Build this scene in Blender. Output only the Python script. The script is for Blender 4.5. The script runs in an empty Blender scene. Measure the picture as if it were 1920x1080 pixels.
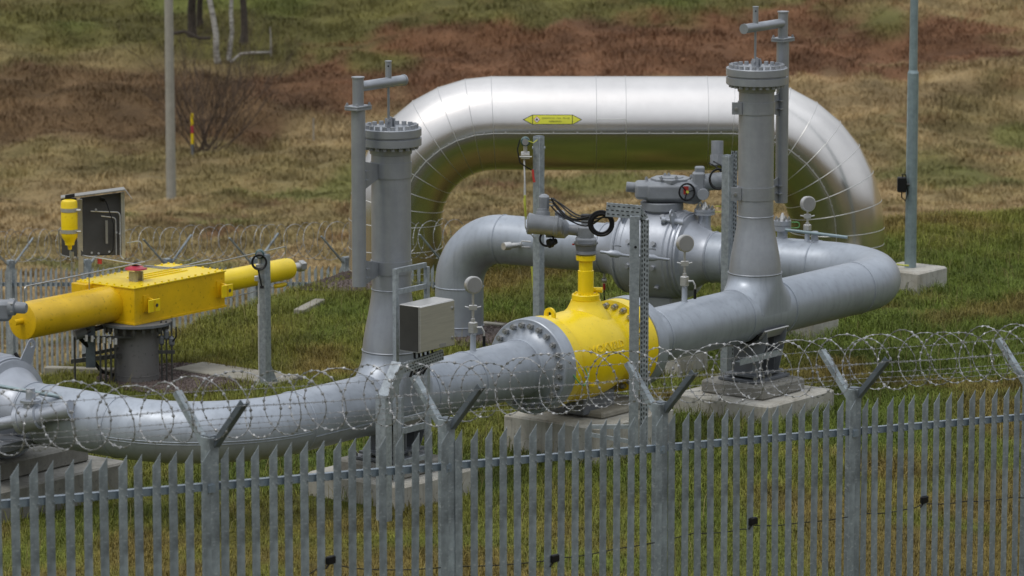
import bpy, bmesh, math, random
import numpy as np
from mathutils import Vector as V, Matrix
random.seed(7); rng = np.random.default_rng(11)
D2R = math.radians
# ------------------------------------------------------------------ camera
F_PX = 8500.0; PITCH = 9.54; CAM = V((0, 0, 10.0))
sc = bpy.context.scene
sp, cp = math.sin(D2R(PITCH)), math.cos(D2R(PITCH))
cd = bpy.data.cameras.new('camera'); cam = bpy.data.objects.new('camera', cd)
sc.collection.objects.link(cam); sc.camera = cam
cam.location = CAM; cam.rotation_euler = (D2R(90 - PITCH), 0, 0)
cd.sensor_width = 36; cd.lens = F_PX / 1920 * 36; cd.clip_end = 3000; cd.clip_start = 0.5
cd.dof.use_dof = True; cd.dof.focus_distance = 45.0; cd.dof.aperture_fstop = 4.0
# ------------------------------------------------------------------ sky, sun, exposure
SUN_EL, SUN_AZ = 62.0, 235.0      # azimuth clockwise from +Y: the sun stands behind the viewer, a little left
w = bpy.data.worlds.new("World"); sc.world = w; w.use_nodes = True
nt = w.node_tree; nt.nodes.clear()
sky = nt.nodes.new('ShaderNodeTexSky'); sky.sky_type = 'NISHITA'; sky.sun_disc = False
sky.sun_elevation = D2R(SUN_EL); sky.sun_rotation = D2R(SUN_AZ)
sky.air_density = 1.2; sky.dust_density = 3.0; sky.ozone_density = 1.5
hsv = nt.nodes.new('ShaderNodeHueSaturation'); hsv.inputs['Saturation'].default_value = 0.45
nt.links.new(sky.outputs[0], hsv.inputs['Color'])
tc = nt.nodes.new('ShaderNodeTexCoord')
cl = nt.nodes.new('ShaderNodeTexNoise'); cl.inputs['Scale'].default_value = 1.6; cl.inputs['Detail'].default_value = 4
nt.links.new(tc.outputs['Generated'], cl.inputs['Vector'])
cr = nt.nodes.new('ShaderNodeMapRange'); cr.inputs['From Min'].default_value = .3; cr.inputs['From Max'].default_value = .75
cr.inputs['To Min'].default_value = .5; cr.inputs['To Max'].default_value = .85
nt.links.new(cl.outputs[0], cr.inputs['Value'])
mx = nt.nodes.new('ShaderNodeMixRGB'); mx.inputs['Color2'].default_value = (11.5, 12.0, 12.7, 1)
nt.links.new(cr.outputs[0], mx.inputs['Fac']); nt.links.new(hsv.outputs[0], mx.inputs['Color1'])
sx = nt.nodes.new('ShaderNodeSeparateXYZ'); nt.links.new(tc.outputs['Generated'], sx.inputs[0])   # overcast dome: brighter overhead than at the rim
gr = nt.nodes.new('ShaderNodeMapRange'); gr.inputs['From Min'].default_value = 0; gr.inputs['From Max'].default_value = 1
gr.inputs['To Min'].default_value = .38; gr.inputs['To Max'].default_value = 1.7; nt.links.new(sx.outputs['Z'], gr.inputs['Value'])
sc1 = nt.nodes.new('ShaderNodeVectorMath'); sc1.operation = 'SCALE'; nt.links.new(mx.outputs[0], sc1.inputs[0]); nt.links.new(gr.outputs[0], sc1.inputs['Scale'])
bg = nt.nodes.new('ShaderNodeBackground'); bg.inputs['Strength'].default_value = 0.10
wo = nt.nodes.new('ShaderNodeOutputWorld')
nt.links.new(sc1.outputs[0], bg.inputs[0]); nt.links.new(bg.outputs[0], wo.inputs[0])
sd = bpy.data.lights.new('sun', 'SUN'); sd.energy = 1.05; sd.angle = D2R(13); sd.color = (1, .95, .88)
sun = bpy.data.objects.new('sun', sd); sc.collection.objects.link(sun)
el, az = D2R(SUN_EL), D2R(SUN_AZ)
sdir = V((math.sin(az) * math.cos(el), math.cos(az) * math.cos(el), math.sin(el)))
sun.rotation_euler = sdir.to_track_quat('Z', 'Y').to_euler()
sc.view_settings.view_transform = 'Standard'; sc.view_settings.look = 'None'
sc.view_settings.exposure = -0.17; sc.view_settings.gamma = 1
sc.cycles.max_bounces = 6

# ------------------------------------------------------------------ survey helpers
def W(x, y, Z):
    a, b = (x - 960) / F_PX, (540 - y) / F_PX
    return V((Z * a, Z * (cp + b * sp), CAM.z + Z * (-sp + b * cp)))
def G(x, y, z):
    a, b = (x - 960) / F_PX, (540 - y) / F_PX
    Z = (z - CAM.z) / (-sp + b * cp)
    return W(x, y, Z)
def zat(P, py):
    k = (540 - py) / F_PX
    return CAM.z + P[1] * (k * cp - sp) / (cp + k * sp)
def up(P, py): return V((P[0], P[1], zat(P, py)))
def depth(P): return P[1] * cp - (P[2] - CAM.z) * sp
def px(P): return 960 + F_PX * P[0] / depth(P)
def slide(P, d, x):      # go from P along d until it stands at survey column x
    t = 0.0
    for _ in range(30):
        q = P + d * t; e = (px(P + d * (t + .01)) - px(q)) / .01
        t += (x - px(q)) / e
    return P + d * t
KZ = V((0, 0, 1)); X1 = V((1, 0, 0)); Y1 = V((0, 1, 0))
ZC = 1.25
T1 = G(735, 748, ZC); T2 = G(1415, 585, ZC)
A = (T2 - T1).normalized(); B = V((A.y, -A.x, 0))

# ------------------------------------------------------------------ mesh builder
ORG = {}
COL = sc.collection
class MB:
    def __init__(s): s.v = []; s.f = []
    def add(s, vs, fs):
        n = len(s.v); s.v += [tuple(p) for p in vs]; s.f += [tuple(i + n for i in f) for f in fs]; return s
    def box(s, c, hx, hy, hz, ax=None, ay=None, az=None):
        ax = ax or A; ay = ay or B; az = az or KZ; c = V(c)
        vs = [c + ax * (i * hx) + ay * (j * hy) + az * (k * hz) for i in (-1, 1) for j in (-1, 1) for k in (-1, 1)]
        return s.add(vs, [(0, 1, 3, 2), (4, 6, 7, 5), (0, 4, 5, 1), (2, 3, 7, 6), (0, 2, 6, 4), (1, 5, 7, 3)])
    def cbox(s, c, hx, hy, hz, ch=.01, ax=None, ay=None, az=None):   # chamfered vertical edges and top rim
        ax = ax or A; ay = ay or B; az = az or KZ; c = V(c)
        def ring(z, i):
            hx_, hy_ = hx - i, hy - i; k = min(ch, hx_ * .9, hy_ * .9)
            return [c + ax * x + ay * y + az * z for x, y in ((hx_ - k, -hy_), (hx_, -hy_ + k), (hx_, hy_ - k), (hx_ - k, hy_), (-hx_ + k, hy_), (-hx_, hy_ - k), (-hx_, -hy_ + k), (-hx_ + k, -hy_))]
        rs = [ring(-hz, ch), ring(-hz + ch, 0), ring(hz - ch, 0), ring(hz, ch)]
        vs = sum(rs, []); fs = []
        for r in range(3):
            for i in range(8):
                j = (i + 1) % 8; fs.append((r * 8 + i, r * 8 + j, r * 8 + 8 + j, r * 8 + 8 + i))
        fs.append(tuple(range(7, -1, -1))); fs.append(tuple(range(24, 32)))
        return s.add(vs, fs)
    def lathe(s, p, ax, prof, n=24, close=True, ref=None):
        p = V(p); ax = V(ax).normalized()
        r0 = V(ref) if ref else (KZ if abs(ax.z) < .9 else V((1, 0, 0)))
        u = (r0 - ax * r0.dot(ax)).normalized(); w_ = ax.cross(u)
        vs = []; fs = []
        for t, r in prof:
            for i in range(n):
                a = 2 * math.pi * i / n; vs.append(p + ax * t + (u * math.cos(a) + w_ * math.sin(a)) * r)
        for k in range(len(prof) - 1):
            for i in range(n):
                j = (i + 1) % n; fs.append((k * n + i, k * n + j, k * n + n + j, k * n + n + i))
        if close:
            fs.append(tuple(range(n - 1, -1, -1))); fs.append(tuple(range((len(prof) - 1) * n, len(prof) * n)))
        return s.add(vs, fs)
    def cyl(s, a, b, r, r2=None, n=16):
        a, b = V(a), V(b); L = (b - a).length
        return s.lathe(a, b - a, [(0, r), (L, r if r2 is None else r2)], n)
    def tube(s, pts, r, n=12, caps=True, rs=None):
        pts = [V(p) for p in pts]; m = len(pts)
        t0 = (pts[1] - pts[0]).normalized(); u = t0.orthogonal().normalized()
        vs = []; fs = []
        for k, p in enumerate(pts):
            if k == 0: t = t0
            elif k == m - 1: t = (pts[-1] - pts[-2]).normalized()
            else: t = ((pts[k + 1] - p).normalized() + (p - pts[k - 1]).normalized()).normalized()
            u = (u - t * u.dot(t)).normalized(); w_ = t.cross(u); rr = rs[k] if rs else r
            for i in range(n):
                a = 2 * math.pi * i / n; vs.append(p + (u * math.cos(a) + w_ * math.sin(a)) * rr)
        for k in range(m - 1):
            for i in range(n):
                j = (i + 1) % n; fs.append((k * n + i, k * n + j, k * n + n + j, k * n + n + i))
        if caps: fs.append(tuple(range(n - 1, -1, -1))); fs.append(tuple(range((m - 1) * n, m * n)))
        return s.add(vs, fs)
    def prism(s, poly, vec):
        n = len(poly); vec = V(vec); vs = [V(p) for p in poly] + [V(p) + vec for p in poly]
        fs = [tuple(range(n - 1, -1, -1)), tuple(range(n, 2 * n))] + [(i, (i + 1) % n, n + (i + 1) % n, n + i) for i in range(n)]
        return s.add(vs, fs)
    def torus(s, c, ax, R, r, n=32, m=8):
        ax = V(ax).normalized(); u = ax.orthogonal().normalized(); w_ = ax.cross(u); c = V(c)
        vs = []; fs = []
        for i in range(n):
            a = 2 * math.pi * i / n; d = u * math.cos(a) + w_ * math.sin(a)
            for j in range(m):
                b = 2 * math.pi * j / m; vs.append(c + d * (R + r * math.cos(b)) + ax * (r * math.sin(b)))
        for i in range(n):
            for j in range(m):
                fs.append((i * m + j, ((i + 1) % n) * m + j, ((i + 1) % n) * m + (j + 1) % m, i * m + (j + 1) % m))
        return s.add(vs, fs)
    def build(s, name, mat, parent=None, sharp=35, bevel=0, org=None):
        me = bpy.data.meshes.new(name)
        if parent is not None: o0 = ORG[parent.name]
        elif org is not None: o0 = V(org)
        else:
            xs = [p[0] for p in s.v]; ys = [p[1] for p in s.v]; zs = [p[2] for p in s.v]
            o0 = V(((min(xs) + max(xs)) / 2, (min(ys) + max(ys)) / 2, min(zs)))
        me.from_pydata([(p[0] - o0.x, p[1] - o0.y, p[2] - o0.z) for p in s.v], [], s.f)
        bm = bmesh.new(); bm.from_mesh(me); bmesh.ops.recalc_face_normals(bm, faces=bm.faces); bm.to_mesh(me); bm.free()
        me.polygons.foreach_set('use_smooth', [True] * len(me.polygons))
        me.set_sharp_from_angle(angle=D2R(sharp))
        me.materials.append(M[mat] if isinstance(mat, str) else mat)
        o = bpy.data.objects.new(name, me); COL.objects.link(o)
        if parent is not None: o.parent = parent; ORG[o.name] = o0.copy()
        else: o.location = o0; ORG[o.name] = o0.copy()
        if bevel:
            b = o.modifiers.new('edge', 'BEVEL'); b.width = bevel; b.segments = 2; b.limit_method = 'ANGLE'; b.angle_limit = D2R(40)
        return o
def tag(o, label, cat, group=None, kind=None):
    if label: o['label'] = label
    if cat: o['category'] = cat
    if group: o['group'] = group
    if kind: o['kind'] = kind
    return o
def thing(name, loc, label, cat, group=None):
    o = bpy.data.objects.new(name, None); COL.objects.link(o); o.location = V(loc); o.empty_display_size = .2
    ORG[o.name] = V(loc); return tag(o, label, cat, group)
def copies(o, offs):          # copies of a part under the same parent, moved by offs
    for d in offs:
        c = o.copy(); COL.objects.link(c); c.parent = o.parent; c.location = o.location + V(d)
def bolts(parent, pts, ax, r=.016, h=.03, mat='bolt_steel', name='bolt', stud=True):
    def mk(p):
        m = MB().cyl(p, V(p) + V(ax).normalized() * h, r, n=6)
        if stud: m.cyl(V(p) + V(ax).normalized() * h, V(p) + V(ax).normalized() * (h * 1.45), r * .55, n=8)
        return m
    o = mk(pts[0]).build(name, mat, parent)
    copies(o, [V(p) - V(pts[0]) for p in pts[1:]])
    return o
def ringpts(c, ax, R, n, ph=0):
    ax = V(ax).normalized(); r0 = KZ if abs(ax.z) < .9 else V((1, 0, 0))
    u = (r0 - ax * r0.dot(ax)).normalized(); w_ = ax.cross(u)
    return [V(c) + (u * math.cos(ph + 2 * math.pi * i / n) + w_ * math.sin(ph + 2 * math.pi * i / n)) * R for i in range(n)]
def fillet(pts, R, seg=16):
    pts = [V(p) for p in pts]; out = [pts[0]]
    for i in range(1, len(pts) - 1):
        r = R[i - 1] if isinstance(R, (list, tuple)) else R
        a = (pts[i - 1] - pts[i]).normalized(); b = (pts[i + 1] - pts[i]).normalized()
        ang = a.angle(b)
        if ang > 3.0: out.append(pts[i]); continue
        t = r / math.tan(ang / 2); tm_ = .48 * min((pts[i - 1] - pts[i]).length, (pts[i + 1] - pts[i]).length)
        if not isinstance(R, list) and t > tm_ and r < .2: r *= tm_ / t; t = tm_
        c = pts[i] + (a + b).normalized() * (r / math.sin(ang / 2))
        s0 = pts[i] + a * t - c; s1 = pts[i] + b * t - c; tot = s0.angle(s1)
        for k in range(seg + 1):
            q = k / seg
            out.append(c + (s0 * math.sin((1 - q) * tot) + s1 * math.sin(q * tot)) / math.sin(tot))
    out.append(pts[-1]); return out

# ------------------------------------------------------------------ materials
M = {}
def mat(name, col, rough=.5, metal=0, noise=.12, nscale=6, bump=0, bscale=40, spec=.5, coat=0, col2=None, spots=0, rv=.08, stretch=None, streak=0):
    m = bpy.data.materials.new(name); m.use_nodes = True; t = m.node_tree; b = t.nodes['Principled BSDF']
    b.inputs['Metallic'].default_value = metal; b.inputs['Specular IOR Level'].default_value = spec
    b.inputs['Coat Weight'].default_value = coat; b.inputs['Coat Roughness'].default_value = .15
    tc = t.nodes.new('ShaderNodeTexCoord'); mp = t.nodes.new('ShaderNodeMapping')
    t.links.new(tc.outputs['Object'], mp.inputs[0])
    if stretch: mp.inputs['Scale'].default_value = stretch
    n = t.nodes.new('ShaderNodeTexNoise'); n.inputs['Scale'].default_value = nscale; n.inputs['Detail'].default_value = 6; n.inputs['Roughness'].default_value = .6
    t.links.new(mp.outputs[0], n.inputs['Vector'])
    rmp = t.nodes.new('ShaderNodeMapRange'); rmp.inputs['From Min'].default_value = .3; rmp.inputs['From Max'].default_value = .7
    t.links.new(n.outputs[0], rmp.inputs['Value'])
    mix = t.nodes.new('ShaderNodeMixRGB'); c2 = col2 or tuple(c * (1 - 2 * noise) for c in col); c1 = col if col2 else tuple(min(1, c * (1 + noise * .6)) for c in col)
    mix.inputs[1].default_value = (*c1, 1); mix.inputs[2].default_value = (*c2, 1)
    t.links.new(rmp.outputs[0], mix.inputs[0]); last = mix
    if spots:
        v = t.nodes.new('ShaderNodeTexNoise'); v.inputs['Scale'].default_value = nscale * 7; v.inputs['Detail'].default_value = 3
        t.links.new(mp.outputs[0], v.inputs['Vector'])
        r2 = t.nodes.new('ShaderNodeMapRange'); r2.inputs['From Min'].default_value = .62; r2.inputs['From Max'].default_value = .72; r2.inputs['To Max'].default_value = spots
        t.links.new(v.outputs[0], r2.inputs['Value'])
        m2 = t.nodes.new('ShaderNodeMixRGB'); m2.inputs[2].default_value = (*[c * .25 for c in col], 1)
        t.links.new(r2.outputs[0], m2.inputs[0]); t.links.new(last.outputs[0], m2.inputs[1]); last = m2
    if streak:
        mq = t.nodes.new('ShaderNodeMapping'); mq.inputs['Scale'].default_value = (9, 9, .8); t.links.new(tc.outputs['Object'], mq.inputs[0])
        v = t.nodes.new('ShaderNodeTexNoise'); v.inputs['Scale'].default_value = 2; v.inputs['Detail'].default_value = 5
        t.links.new(mq.outputs[0], v.inputs['Vector'])
        r2 = t.nodes.new('ShaderNodeMapRange'); r2.inputs['From Min'].default_value = .5; r2.inputs['From Max'].default_value = .75; r2.inputs['To Max'].default_value = streak
        t.links.new(v.outputs[0], r2.inputs['Value'])
        m2 = t.nodes.new('ShaderNodeMixRGB'); m2.inputs[2].default_value = (*[c * .45 for c in col], 1)
        t.links.new(r2.outputs[0], m2.inputs[0]); t.links.new(last.outputs[0], m2.inputs[1]); last = m2
    if name == 'fence_steel':      # pale zinc flecks
        mq = t.nodes.new('ShaderNodeMapping'); mq.inputs['Scale'].default_value = (14, 14, 30); mq.inputs['Rotation'].default_value = (.3, .2, .4); t.links.new(tc.outputs['Object'], mq.inputs[0])
        v = t.nodes.new('ShaderNodeTexNoise'); v.inputs['Scale'].default_value = 1.5; v.inputs['Detail'].default_value = 3; t.links.new(mq.outputs[0], v.inputs['Vector'])
        r2 = t.nodes.new('ShaderNodeMapRange'); r2.inputs['From Min'].default_value = .58; r2.inputs['From Max'].default_value = .68; r2.inputs['To Max'].default_value = .45
        t.links.new(v.outputs[0], r2.inputs['Value']); m2 = t.nodes.new('ShaderNodeMixRGB'); m2.inputs[2].default_value = (.48, .52, .54, 1)
        t.links.new(r2.outputs[0], m2.inputs[0]); t.links.new(last.outputs[0], m2.inputs[1]); last = m2
    if name in ('fence_steel', 'galvanised', 'painted_bolt'):
        oi = t.nodes.new('ShaderNodeObjectInfo'); r3 = t.nodes.new('ShaderNodeMapRange'); r3.inputs['To Min'].default_value = .86; r3.inputs['To Max'].default_value = 1.1
        t.links.new(oi.outputs['Random'], r3.inputs['Value']); vm = t.nodes.new('ShaderNodeVectorMath'); vm.operation = 'SCALE'
        t.links.new(last.outputs[0], vm.inputs[0]); t.links.new(r3.outputs[0], vm.inputs['Scale']); last = vm
    t.links.new(last.outputs[0], b.inputs['Base Color'])
    rr = t.nodes.new('ShaderNodeMapRange'); rr.inputs['To Min'].default_value = max(.02, rough - rv); rr.inputs['To Max'].default_value = min(1, rough + rv)
    t.links.new(n.outputs[0], rr.inputs['Value']); t.links.new(rr.outputs[0], b.inputs['Roughness'])
    if bump:
        n2 = t.nodes.new('ShaderNodeTexNoise'); n2.inputs['Scale'].default_value = bscale; n2.inputs['Detail'].default_value = 4
        t.links.new(mp.outputs[0], n2.inputs['Vector'])
        bn = t.nodes.new('ShaderNodeBump'); bn.inputs['Strength'].default_value = bump; bn.inputs['Distance'].default_value = .01
        t.links.new(n2.outputs[0], bn.inputs['Height']); t.links.new(bn.outputs[0], b.inputs['Normal'])
    M[name] = m; return m
mat('pipe_paint', (.345, .38, .43), .41, .36, .09, 2.5, .05, 30, streak=.3, spots=.10)
mat('tower_paint', (.34, .36, .39), .40, .55, .08, 5, .05, 40, streak=.16)
mat('valve_paint', (.36, .385, .43), .42, .45, .08, 5, .12, 30)
mat('dark_grey_paint', (.13, .14, .155), .5, 0, .12, 8, .1, 40)
mat('actuator_paint', (.20, .215, .235), .42, 0, .1, 8, .08, 50)
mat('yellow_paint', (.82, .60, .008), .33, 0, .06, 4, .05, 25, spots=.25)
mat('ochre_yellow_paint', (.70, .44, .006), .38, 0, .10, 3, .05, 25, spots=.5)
mat('stainless', (.56, .555, .54), .38, .7, .08, 3, 0, stretch=(1, 1, 14))
mat('dark_stainless', (.075, .073, .068), .42, .6, .15, 3, 0)
mat('cladding', (.70, .672, .645), .22, 1, .05, 1.5, 0, 3, rv=.04)
mat('cladding_seam', (.55, .55, .54), .42, 1, .04, 3)
mat('galvanised', (.36, .40, .43), .48, .45, .18, 22, .05, 60)
mat('fence_steel', (.29, .335, .36), .55, .2, .30, 5, .08, 50, streak=.25)
mat('fence_rail_steel', (.24, .30, .36), .4, .35, .12, 9)
mat('dark_fence_steel', (.13, .155, .18), .5, .3, .18, 9)
mat('wire_steel', (.33, .335, .34), .45, .55, .2, 10)
mat('bolt_steel', (.42, .42, .41), .35, .75, .15, 30)
mat('painted_bolt', (.30, .315, .34), .45, .2, .1, 30)
mat('dark_steel', (.10, .10, .10), .45, .6, .2, 10)
mat('concrete', (.44, .43, .39), .88, 0, .0, 3.5, .35, 30, col2=(.29, .27, .225), spots=.55, streak=.55)
mat('old_concrete', (.27, .26, .235), .9, 0, .0, 4, .4, 30, col2=(.15, .145, .125), spots=.5, streak=.4)
mat('column_concrete', (.15, .148, .145), .85, 0, .0, 3, .25, 30, col2=(.13, .125, .12), spots=.6)
mat('kerb_concrete', (.30, .285, .24), .9, 0, 0, 3, .35, 30, col2=(.19, .175, .14), spots=.4)
mat('rubber', (.008, .008, .009), .5, 0, .1, 10, spec=.25)
mat('white_face', (.27, .27, .265), .35, .2, .05, 10)
mat('red_paint', (.42, .03, .02), .4, 0, .1, 10)
mat('pink_red_paint', (.45, .04, .07), .4, 0, .1, 10)
mat('sign_yellow', (.66, .66, .05), .5, 0, .04, 10)
mat('sign_black', (.02, .02, .02), .5, 0, .04, 10)
mat('sign_grey_ink', (.20, .20, .05), .5, 0, .04, 10)
mat('sign_white', (.75, .70, .72), .5, 0, .04, 10)
mat('sign_red', (.5, .06, .05), .5, 0, .04, 10)
mat('cable_yellow', (.45, .47, .06), .5, 0, .08, 10)
mat('cable_green', (.12, .35, .12), .5, 0, .08, 10)
mat('teal_paint', (.02, .07, .075), .4, 0, .1, 10)
mat('pole_concrete', (.30, .29, .25), .85, 0, .1, 5, .2, 30)
mat('lamp_steel', (.25, .32, .34), .42, .4, .12, 12)
mat('bark', (.055, .045, .035), .9, 0, .3, 6, .8, 20)
mat('birch_bark', (.50, .49, .45), .8, 0, 0, 3, .4, 20, col2=(.10, .09, .08), stretch=(1, 1, 3.5))
mat('dead_wood', (.33, .31, .28), .85, 0, .2, 6, .4, 20)
mat('twig', (.085, .06, .045), .9, 0, .25, 6)
mat('gravel', (.12, .092, .082), .9, 0, 0, 25, .9, 60, col2=(.05, .035, .03))

# ------------------------------------------------------------------ terrain
def vnoise(x, y, s, seed=0):
    r = np.random.default_rng(seed + 101); n = 256; g = r.random((n, n))
    x = np.asarray(x) / s + 1000.3; y = np.asarray(y) / s + 1000.7
    xi = np.floor(x).astype(int); yi = np.floor(y).astype(int); fx = x - xi; fy = y - yi
    fx = fx * fx * (3 - 2 * fx); fy = fy * fy * (3 - 2 * fy)
    a = g[xi % n, yi % n]; b = g[(xi + 1) % n, yi % n]; c = g[xi % n, (yi + 1) % n]; d = g[(xi + 1) % n, (yi + 1) % n]
    return (a * (1 - fx) + b * fx) * (1 - fy) + (c * (1 - fx) + d * fx) * fy
def sm(t): t = np.clip(t, 0, 1); return t * t * (3 - 2 * t)
FZ0, FC, FXI, FX0 = 33.6, .054, 9042.0, 395.0
def fence_xy(i):
    Z = FZ0 * (1 + FC * i); x = FXI + (FX0 - FXI) / (1 + FC * i); return x, Z
_a = W(fence_xy(0)[0], 912, fence_xy(0)[1]); _b = W(fence_xy(4)[0], 781, fence_xy(4)[1])
FD = (V((_b.x, _b.y, 0)) - V((_a.x, _a.y, 0))); FLEN = FD.length; FD.normalize()
FN = V((FD.y, -FD.x, 0))                       # towards the viewer
RAIL_H = 2.08
def fence_ground(t): return (_a.z - RAIL_H) + (_b.z - _a.z) * t / FLEN
def edge_y(x):
    return np.interp(x, [-60, -12, -6.2, -4.6, -2.3, .4, 10, 40], [50, 50, 51.5, 55.0, 60.5, 63.0, 67, 72])
def gz(x, y):
    x = np.asarray(x, float); y = np.asarray(y, float)
    ye = edge_y(x)
    far = np.interp(y, [50, 62, 70, 90, 120, 127, 133, 140, 170, 300, 600, 900], [-2.6, -3.2, -3.9, -6.0, -7.7, -7.2, -6.0, -4.6, 1.5, 34, 70, 75])
    k = sm((y - ye) / 6.5)
    z = far * k
    z = z + k * (vnoise(x, y, 6, 3) - .5) * .5 * sm((y - 60) / 15)
    t = (x - _a.x) * FD.x + (y - _a.y) * FD.y; d = (x - _a.x) * FN.x + (y - _a.y) * FN.y
    fg = (_a.z - RAIL_H) + (_b.z - _a.z) * np.clip(t, -8, FLEN + 8) / FLEN
    z = z + fg * sm((d + 6.0) / 5.7) * (1 - k)
    z = z + .30 * sm((d + 14) / 6) * (1 - sm((d + 6) / 5.7)) * np.interp(t, [8, 16, 24], [1, .4, 0]) * (1 - k)
    z = z + 7.2 * sm((d - 2) / 34) + 7.0 * sm((-y - 5) / 55)
    return z
# surface colours by place (linear albedo)
def blob(x, y, c, rx, ry, rot=0):
    dx, dy = x - c[0], y - c[1]; ca, sa = math.cos(rot), math.sin(rot)
    u, v = (dx * ca + dy * sa) / rx, (-dx * sa + dy * ca) / ry
    return np.exp(-(u * u + v * v))
def hit(xp, yp):
    a, b = (xp - 960) / F_PX, (540 - yp) / F_PX; d = np.array([a, cp + b * sp, -sp + b * cp]); t = 56.0
    while t < 400:
        P = d * t
        if P[2] + 10 < float(gz(P[0], P[1])): break
        t += .4
    return (d[0] * t, d[1] * t)
HP = {k: hit(*k) for k in [(700, 165), (1000, 110), (1300, 120), (1600, 60), (1850, 100), (1450, 190), (100, 210), (330, 190), (900, 230), (300, 50), (700, 30), (1100, 5), (620, 90), (0, 300), (1750, 160), (1900, 30)]}
def field_col(x, y):
    x = np.asarray(x, float); y = np.asarray(y, float)
    tan = np.array([.290, .212, .106]); olive = np.array([.130, .118, .036]); rust = np.array([.150, .070, .038]); dark = np.array([.085, .058, .028]); green = np.array([.105, .13, .028])
    n1 = vnoise(x, y, 5, 1); n2 = vnoise(x, y * 1.6, 1.7, 2); n3 = vnoise(x, y * 1.5, .6, 5)
    g = sm((n1 * .55 + n2 * .45 - .42) / .25)
    c = tan[None, :] * (1 - g[..., None] * .5) + olive * (g[..., None] * .5)
    ol = np.clip(1.3 * blob(x, y, HP[(300, 50)], 12, 2.8) + 1.3 * blob(x, y, HP[(700, 30)], 12, 2.2) + .8 * blob(x, y, HP[(620, 90)], 4, 1.8) + .7 * blob(x, y, HP[(1100, 5)], 6, 1.5) + .35 * blob(x, y, HP[(0, 300)], 9, 4), 0, 1)
    c = c * (1 - ol[..., None]) + olive * ol[..., None]
    ru = (1.2 * blob(x, y, HP[(700, 165)], 5.5, 2.8) + 1.2 * blob(x, y, HP[(1000, 110)], 7, 2.2) + 1.1 * blob(x, y, HP[(1300, 120)], 7, 2.4) + .8 * blob(x, y, HP[(1600, 60)], 7, 2) + .7 * blob(x, y, HP[(1850, 100)], 6, 1.6) + .6 * blob(x, y, HP[(900, 230)], 6, 3) + .4 * blob(x, y, HP[(1450, 190)], 7, 2) + .5 * blob(x, y, HP[(1900, 30)], 7, 1.2))
    ru = sm((ru * .85 + (n2 - .5) * 1.1 + (n1 - .5) * 1.0 + (n3 - .5) * .6 - .42) / .7) * .9
    c = c * (1 - ru[..., None]) + rust * ru[..., None]
    dk = sm((1.1 * blob(x, y, HP[(100, 210)], 6, 3.0) + .9 * blob(x, y, HP[(330, 190)], 5, 2.4) + (n2 - .5) * .8 - .3) / .5)
    c = c * (1 - .8 * dk[..., None]) + (dark * .6 + rust * .4) * (.8 * dk[..., None])
    gp = sm((vnoise(x, y, 3.1, 9) - .72) / .15) * .6
    c = c * (1 - gp[..., None]) + green * gp[..., None]
    c = c * (1 + .35 * (vnoise(x, y * 2.2, 2.6, 71)[..., None] - .5) + .55 * (vnoise(x, y * 2.0, .9, 72)[..., None] - .5))
    return c * (.8 + .4 * n3[..., None])
def lawn_col(x, y):
    x = np.asarray(x, float); y = np.asarray(y, float)
    lush = np.array([.105, .140, .020]); dull = np.array([.210, .188, .036]); brown = np.array([.175, .120, .038])
    n1 = vnoise(x, y, 2.2, 21); n2 = vnoise(x, y, .7, 22); n3 = vnoise(x, y, .25, 23)
    lz = np.clip(blob(x, y, (5.0, 54), 4.5, 5.5) + .6 * blob(x, y, (6, 59), 3, 3) + .4 * blob(x, y, (-1, 47), 2, 2), 0, 1)
    g = np.clip(.52 - lz * .65 + (n1 - .5) * .7 + (n2 - .5) * .7, 0, 1)
    c = lush * (1 - g[..., None]) + dull * g[..., None]
    br = sm((n1 * .5 + n2 * .5 - .60 + .13 * sm((48 - y) / 5) + .15 * sm((x - 3) / 3) * sm((50 - y) / 4)) / .2)
    c = c * (1 - .7 * br[..., None]) + brown * (.7 * br[..., None])
    return c * (.7 + .6 * n3[..., None])
def ground_col(x, y):
    k = sm((y - edge_y(x) - 1.0 + (vnoise(x, y, 1.5, 31) - .5) * 2) / 2.0)[..., None]
    d = (x - _a.x) * FN.x + (y - _a.y) * FN.y; b = sm((d - 1) / 5)[..., None]      # the bank on the viewer's side is dry and brown
    lawn = lawn_col(x, y) * .75 * (1 - b) + field_col(x, y) * np.array([.42, .42, .36]) * b
    return lawn * (1 - k) + field_col(x, y) * .9 * k
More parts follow.
